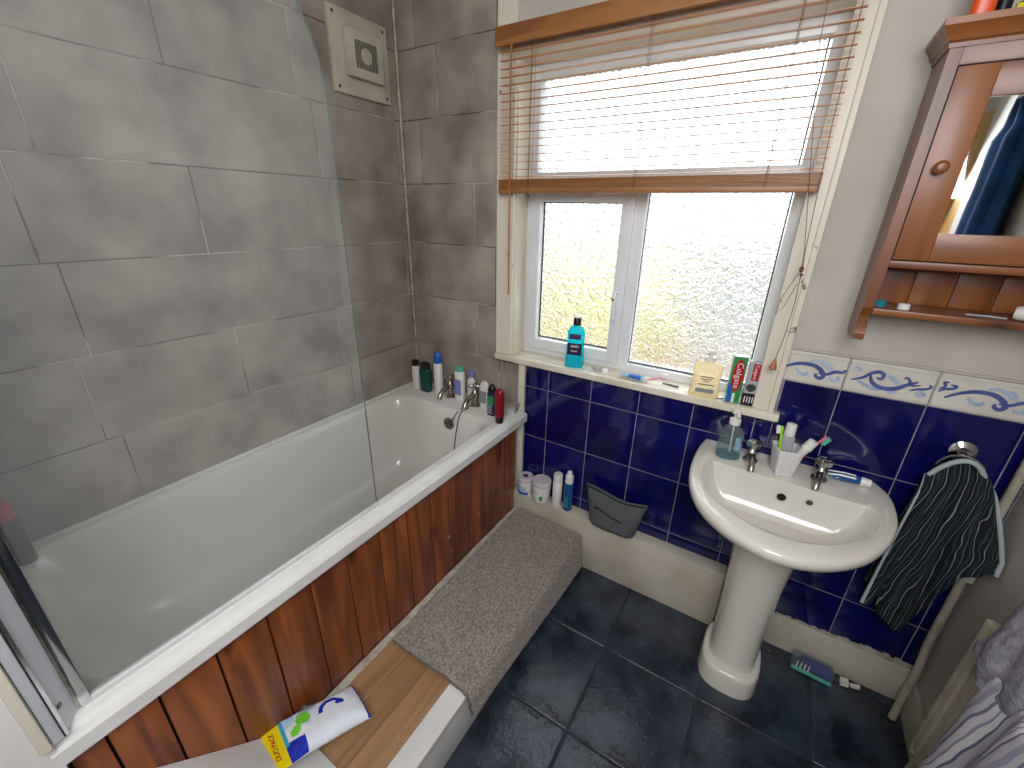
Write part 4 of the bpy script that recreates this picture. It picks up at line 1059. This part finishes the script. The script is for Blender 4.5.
A = [[mb.V(pk(i/NU, j/NV, True)) for j in range(NV+1)] for i in range(NU+1)]; B = [[mb.V(pk(i/NU, j/NV, False)) for j in range(NV+1)] for i in range(NU+1)]
for i in range(NU):
    for j in range(NV):
        k = pmi((i+.5)/NU, (j+.5)/NV); mb.F([A[i][j], A[i+1][j], A[i+1][j+1], A[i][j+1]], k)
        k2 = 1 if i/NU < .165 else 0; mb.F([B[i][j], B[i][j+1], B[i+1][j+1], B[i+1][j]], k2)
    mb.F([A[i][0], B[i][0], B[i+1][0], A[i+1][0]], 1 if i/NU < .165 else 0); mb.F([A[i][NV], A[i+1][NV], B[i+1][NV], B[i][NV]], 1 if i/NU < .165 else 0)
for j in range(NV):
    mb.F([A[0][j], A[0][j+1], B[0][j+1], B[0][j]], 1); mb.F([A[NU][j], B[NU][j], B[NU][j+1], A[NU][j+1]], 3)
M['pw'] = mat('film_white', 'e4e8f2', .22); M['py'] = mat('film_yellow', 'f0d818', .22); M['pt'] = mat('film_teal', '3aa6c8', .22); M['pb'] = mat('film_blue', '1a2fae', .22); M['pg'] = mat('film_green', '76d03c', .22); M['ppb'] = mat('film_paleblue', 'b8d8f0', .22)
mb.done('film', ['pw', 'py', 'pt', 'pb', 'pg', 'ppb'], wp, ang=180, fixn=True)
text('DUO PACK', .0172, 'red', wp, frame((0, 1, .0), (-1, 0, .0), (-.106, -.000, .0030)), extrude=.0004, sx=1.0)
mb = MB(); mb.tube([(-.045, .036, .021), (-.02, .043, .024), (.008, .042, .022)], [.002, .012, .003], 8); mb.done('loose_flap', ['clearplastic'], wp)
mb = MB()
for k in range(3): mb.box(-.012+.004*k, .022+.004*k, -.026-.006*k, -.0235-.006*k, .0205-.001*k, .0215-.001*k)
mb.done('label_print', ['greylab'], wp)

# -- cabinet items
ZC = 1.27+.0845
def cyl_item(name, lab, cat, loc, rot, prof, m_):
    mb = MB(); mb.lathe(prof, seg=18); o = mb.done(name, [m_]); o.location = loc; o.rotation_euler = rot; tag(o, lab, cat)
cyl_item('cream_tub', 'dark teal tub at the left end of the open shelf', 'tub', (1.803, -.100, ZC), (0, 0, 0), [(0, 0), (.014, 0), (.014, .016), (0, .016)], 'teal')
cyl_item('bottle_cap', 'white cap on the open shelf beside the teal tub', 'lid', (1.850, -.112, ZC), (0, 0, 0), [(0, 0), (.013, 0), (.013, .012), (.010, .014), (0, .014)], 'wht')
mb = MB(); mb.tube([(0, 0, .003), (.035, .003, .003), (.07, -.004, .003)], .0022, 6); mb.tube([(.0, .006, .003), (.05, .010, .003)], .0018, 6); o = mb.done('nail_clippers', ['silver']); o.location = (1.965, -.118, ZC); tag(o, 'thin metal nail tool lying mid shelf in the cabinet', 'nail tool')
cyl_item('deodorant_roller', 'white roller bottle lying at the right of the open shelf', 'bottle', (2.045, -.115, ZC+.0175), (0, radians(90), radians(-20)), [(0, 0), (.014, 0), (.0165, .008), (.0165, .06), (.012, .085), (0, .088)], 'offwht')
ZT = 1.27+.6805
t = bottle('sun_cream_bottle', 'orange bottle standing on top of the cabinet', 'bottle', (1.800, -.118, ZT), std(.12, .019, .014, .7, .9), 'orange', [(.12, .013, .011), (.15, .012, .010)], 'orange')
t = bottle('aerosol_can', 'dark striped can beside the orange bottle on the cabinet', 'can', (1.836, -.085, ZT), std(.10, .014, .014, .7, .95), 'greylab', None, lab=(.01, .08, 60), labm='black', n=2)
t = thing('sponge_packet', 'yellow packet lying on top of the cabinet', 'packet', (1.895, -.120, ZT+.0), rotz=-.2)
mb = MB(); mb.box(-.045, .045, -.022, .022, .0, .020, 0, .007); mb.done('sponge', ['yellow'], t)
mb = MB(); mb.tube([(-.045, -.01, .018), (-.01, -.008, .036), (.03, .0, .040)], .0022, 6); mb.done('wire_handle', ['steel'], t)

# -- floor packet under the basin
t = thing('tissue_packet', 'see-through teal and blue packet on the floor beside the basin pedestal', 'packet', (1.985, -.062, .002), rotz=-.05)
mb = MB(); mb.box(-.075, .055, -.026, .026, 0, .052, 0, .010); mb.done('wrapper', ['clearplastic'], t)
mb = MB(); mb.box(-.045, .050, -.020, .020, .006, .044, 0, .006); mb.done('contents', ['navy'], t)
mb = MB(); mb.box(-.070, .052, -.0275, -.024, .003, .020, 0, .002); mb.done('teal_band', ['mint'], t)
mb = MB()
for k in range(4): mb.box(-.058+.012*k, -.054+.012*k, -.0268, -.0255, .018, .048)
mb.done('white_stripes', ['offwht'], t)
t = thing('paper_scrap', 'small white scraps on the floor by the skirting', 'paper', (2.085, -.045, .003), rotz=.1)
mb = MB(); mb.hexa([(-.02, -.015, 0), (.006, -.012, 0), (.006, .012, 0), (-.02, .010, 0), (-.02, -.013, .014), (.004, -.010, .020), (.004, .010, .018), (-.02, .008, .016)]); mb.hexa([(.012, -.008, 0), (.04, -.004, 0), (.04, .008, 0), (.012, .006, 0), (.012, -.008, .006), (.04, -.004, .012), (.04, .008, .012), (.012, .006, .006)])
mb.done('scrap', ['offwht'], t)

# ================================================================== TOWEL RING + TOWEL
tr = thing('towel_ring', 'chrome towel ring on the cobalt tiles', 'towel ring', (2.106, -.005, .968))
mb = MB(); mb.lathe([(0, 0), (.031, 0), (.030, -.006), (.020, -.012), (.014, -.014), (.012, -.034), (0, -.036)], (0, 0, 0), 24, 0, 'Y'); mb.done('wall_plate', ['chrome'], tr)
mb = MB(); mb.tube([(.050*cos(a), -.032-.004*sin(a), -.052+.050*sin(a)) for a in [2*pi*k/32 for k in range(32)]], .004, 8, closed=True); mb.done('ring', ['chrome'], tr)
def stripes(name, cols, n_, dist, scale_u, diag=0, rough=.95):
    m, nt, b = newmat(name); N = nt.nodes; L = nt.links
    co = N.new('ShaderNodeTexCoord'); sp_ = N.new('ShaderNodeSeparateXYZ'); L.new(co.outputs['UV'], sp_.inputs[0])
    nz = N.new('ShaderNodeTexNoise'); nz.inputs['Scale'].default_value = 3; L.new(co.outputs['UV'], nz.inputs['Vector'])
    a = N.new('ShaderNodeMath'); a.operation = 'MULTIPLY_ADD'; L.new(nz.outputs['Fac'], a.inputs[0]); a.inputs[1].default_value = dist; L.new(sp_.outputs['X'], a.inputs[2])
    a2 = N.new('ShaderNodeMath'); a2.operation = 'MULTIPLY_ADD'; L.new(sp_.outputs['Y'], a2.inputs[0]); a2.inputs[1].default_value = diag; L.new(a.outputs[0], a2.inputs[2])
    ml = N.new('ShaderNodeMath'); ml.operation = 'MULTIPLY'; L.new(a2.outputs[0], ml.inputs[0]); ml.inputs[1].default_value = scale_u
    fr = N.new('ShaderNodeMath'); fr.operation = 'FRACT'; L.new(ml.outputs[0], fr.inputs[0])
    r = N.new('ShaderNodeValToRGB'); r.color_ramp.interpolation = 'CONSTANT'
    el = r.color_ramp.elements; el[0].position = 0; el[0].color = lin(cols[0][1]); el[1].position = cols[1][0]; el[1].color = lin(cols[1][1])
    for p_, c_ in cols[2:]:
        e_ = el.new(p_); e_.color = lin(c_)
    L.new(fr.outputs[0], r.inputs[0]); L.new(r.outputs[0], b.inputs['Base Color']); b.inputs['Roughness'].default_value = rough
    n2 = N.new('ShaderNodeTexNoise'); n2.inputs['Scale'].default_value = 260; L.new(co.outputs['Object'], n2.inputs['Vector'])
    bp = N.new('ShaderNodeBump'); bp.inputs['Strength'].default_value = .5; bp.inputs['Distance'].default_value = .002; L.new(n2.outputs['Fac'], bp.inputs['Height']); L.new(bp.outputs[0], b.inputs['Normal'])
    return m
M['towelstripe'] = stripes('dark_striped_terry', [(0, '08090d'), (.22, '1e3840'), (.28, '08090d'), (.40, '777d80'), (.43, '0c1220'), (.60, '344a54'), (.65, '08090c'), (.78, '1e3654'), (.83, '08090d'), (.95, '70787c')], 10, .16, 6.0, .22)
M['hem'] = mat('pale_towel_hem', 'aab4b8', .9)
tw = thing('hand_towel', 'black, teal and white striped hand towel hanging from the chrome ring', 'towel', (2.106, -.070, .94))
def towel(u, v, back=0):
    w = v**.75
    xl = -.066-.038*w; xr = .048+.082*min(1, w*1.15)
    if back: xl += .006; xr -= .004
    x = xl+(xr-xl)*u+.012*sin(v*5+u*2)*(1-abs(2*u-1))
    pts = [(0, -.485), (.10, -.490), (.17, -.45), (.22, -.515), (.45, -.550), (.58, -.50), (.66, -.35), (.72, -.285), (1, -.262)]
    if back: pts = [(0, -.46), (.5, -.48), (1, -.25)]
    for (a, za), (b, zb_) in zip(pts[:-1], pts[1:]):
        if a <= u <= b: zb = za+(zb_-za)*(u-a)/(b-a); break
    ztop = .028-.070*(2*u-1)**2*(1 if u < .5 else .7)
    z = ztop+(zb-ztop)*v
    y = -.012-.045*v**.6-.012*(.3+v)*sin(u*17+v*1.5)-.006*sin(u*31)
    if back: y = .018-.008*v-.004*sin(u*15)
    if v < .08: y += (.0 if back else .02)*(1-v/.08)
    return (x, y, z)
mb = MB(); mb.grid(lambda u, v: towel(u, v), 70, 50, uv=True); mb.grid(lambda u, v: towel(u, v, 1), 40, 40, uv=True)
o = mb.done('cloth', ['towelstripe'], tw, ang=180, fixn=False); sm = o.modifiers.new('thick', 'SOLIDIFY'); sm.thickness = .005
mb = MB()
for u_ in (0.0, 1.0):
    P_ = [Vector(towel(u_, k/30))+Vector((0, -.003, 0)) for k in range(31)]
    mb.tube(P_, .0055, 8)
P_ = [(-.066+.114*k/12, -.008-.016*sin(pi*k/12), -.036+.072*sin(pi*k/12)**.8) for k in range(13)]
mb.tube(P_, .0065, 8); mb.done('hem', ['hem'], tw)

# ================================================================== PIPE, RADIATOR, TOWELS
pp = thing('corner_pipe', 'painted pipe running down the corner right of the basin', 'pipe', (2.215, -.06, 0))
mb = MB(); mb.tube(spline([(.004, .022, 1.15), (.004, .024, .7), (.006, .022, .36), (.006, .014, .28), (.004, -.006, .20), (.004, -.008, .12), (.000, -.018, .07), (-.008, -.04, .004)], 6), .011, 12); mb.done('pipe_run', ['pipe'], pp)
mb = MB(); mb.box(-.012, .020, .006, .040, .585, .628, 0, .003); mb.done('pipe_tag', [mat('white_tape', 'c4c2ba', .7)], pp)
rd = thing('radiator', 'cream panel radiator on the right wall under draped towels', 'radiator', (2.18, -.39, 0))
mb = MB(); rings = []
mb.box(-.040, -.030, -.90, 0.0, .255, .725, 0, .004); mb.box(.020, .030, -.90, 0, .255, .725, 0, .004)
for k in range(18): mb.box(-.048, -.038, -.045-.047*k, -.022-.047*k, .275, .700, 0, .004)
mb.box(-.042, .032, -.90, -.002, .718, .728, 0, .003); mb.box(-.036, .026, -.006, 0, .255, .725, 0, .002); mb.box(-.046, -.030, -.022, .001, .25, .73, 0, .004)
mb.done('panel', [mat('cream_radiator_enamel', 'c8c3b2', .4, col2='b3a88e', nscale=14)], rd)
mb = MB(); mb.box(-.01, .069, -.15, -.12, .62, .66); mb.done('bracket', ['pipe'], rd)
mb = MB(); mb.box(-.01, .069, -.80, -.77, .62, .66); mb.done('bracket', ['pipe'], rd)
mb = MB(); mb.lathe([(0, .215), (.012, .215), (.012, .235), (0, .235)], (.0, .030, 0), 14, 1); mb.lathe([(0, .235), (.014, .235), (.017, .25), (.017, .285), (.010, .292), (0, .292)], (.0, .030, 0), 14, 0)
mb.tube([(.0, .0, .228), (.0, .032, .228)], .008, 10, 1)
mb.tube([(0, .030, .22), (.0, .032, .17), (.0, .04, .09), (.0, .045, .002)], .010, 10, 2); mb.done('valve', [mat('brown_valve_cap', 'a07850', .5), 'steel', 'pipe'], rd)
M['purplestripe'] = stripes('lilac_striped_terry', [(0, 'b9b6bc'), (.16, '6f7088'), (.24, 'c2bfc4'), (.40, '8c88a0'), (.46, 'cfccce'), (.60, '5f6480'), (.66, 'b4b0b8'), (.84, '9490a6')], 8, .10, 9, .25)
st2 = thing('bath_towel', 'lilac, blue and white striped towel hanging over the radiator', 'towel', (2.124, -.555, .735))
def bt(u, v):
    # v 0..1 from wall side over the top and down the front
    y = -.0-.52*u; zt = .010
    if v < .15: x = .105-.0*v; z = -.18+(.18+zt)*(v/.15); 
    elif v < .30: a = (v-.15)/.15*pi; x = .0475+.0575*cos(a); z = zt+.022*sin(a)
    else: x = -.010-.006*((v-.3)/.7); z = zt-.50*((v-.30)/.7)
    x += (-.012*abs(sin(u*13+v*2.2))-.006*sin(u*31)) if v > .28 else 0
    y += .018*noise.noise(Vector((u*3, v*3, 1)))
    return (x, y, z)
mb = MB(); mb.grid(lambda u, v: bt(u, v), 90, 60, uv=True); o = mb.done('cloth', ['purplestripe'], st2, ang=180, fixn=False); sm = o.modifiers.new('thick', 'SOLIDIFY'); sm.thickness = .006
gt = thing('flannel', 'crumpled grey towel bunched on top of the radiator', 'towel', (2.168, -.535, .785))
mb = MB()
def lump(u, v):
    a = 2*pi*u; ph = pi*(.5*v)
    r = 1+.22*noise.noise(Vector((cos(a)*2, sin(a)*2, v*3)))+.08*noise.noise(Vector((cos(a)*7, sin(a)*7, v*9)))+.03*noise.noise(Vector((cos(a)*19, sin(a)*19, v*25)))
    rr = sin(ph)
    x = -.012+.072*rr*cos(a)*r; y = -.02+.095*rr*sin(a)*r; z = .115*cos(ph)*r+.01
    if v > .55: z = .115*cos(pi*.275)+.01-(v-.55)/.45*(.15 if cos(a) < .1 else .05)*(1+.25*noise.noise(Vector((a, 0, 0))))-.01
    return (x, y, z)
mb.grid(lambda u, v: lump(u, max(v, .002)), 90, 50)
bmesh.ops.remove_doubles(mb.bm, verts=mb.bm.verts, dist=.0005)
mb.done('cloth', [mat('grey_terry', '8b8790', .95, col2='6f6b76', nscale=60, bump=.8, bscale=180, bdist=.004)], gt, ang=180)

# blue dressing gown on the right wall (seen in the mirror)
rb = thing('dressing_gown', 'deep blue dressing gown on a wall hook, seen in the mirror', 'dressing gown', (W-.055, -1.27, .95))
mb = MB(); rings = []
for k in range(24):
    z = 1.04*k/23; t = k/23; hw = .17-.06*t if t < .8 else .12*(1-(t-.8)/.2)**.6+.02; hd = .045 if t < .9 else .03
    rings.append([((hd+.012*sin(7*a+t*3))*cos(a), (hw+.02*sin(5*a+2*t))*sin(a), z) for a in [2*pi*j/40 for j in range(40)]])
mb.loft(rings); mb.done('cloth', [mat('blue_fleece', '0f4a80', .95, col2='0b3560', nscale=12)], rb, ang=60)
mb = MB(); mb.tube([(.05, 0, 1.06), (.0, 0, 1.06), (-.01, 0, 1.09)], .006, 8); mb.done('hook', ['chrome'], rb)
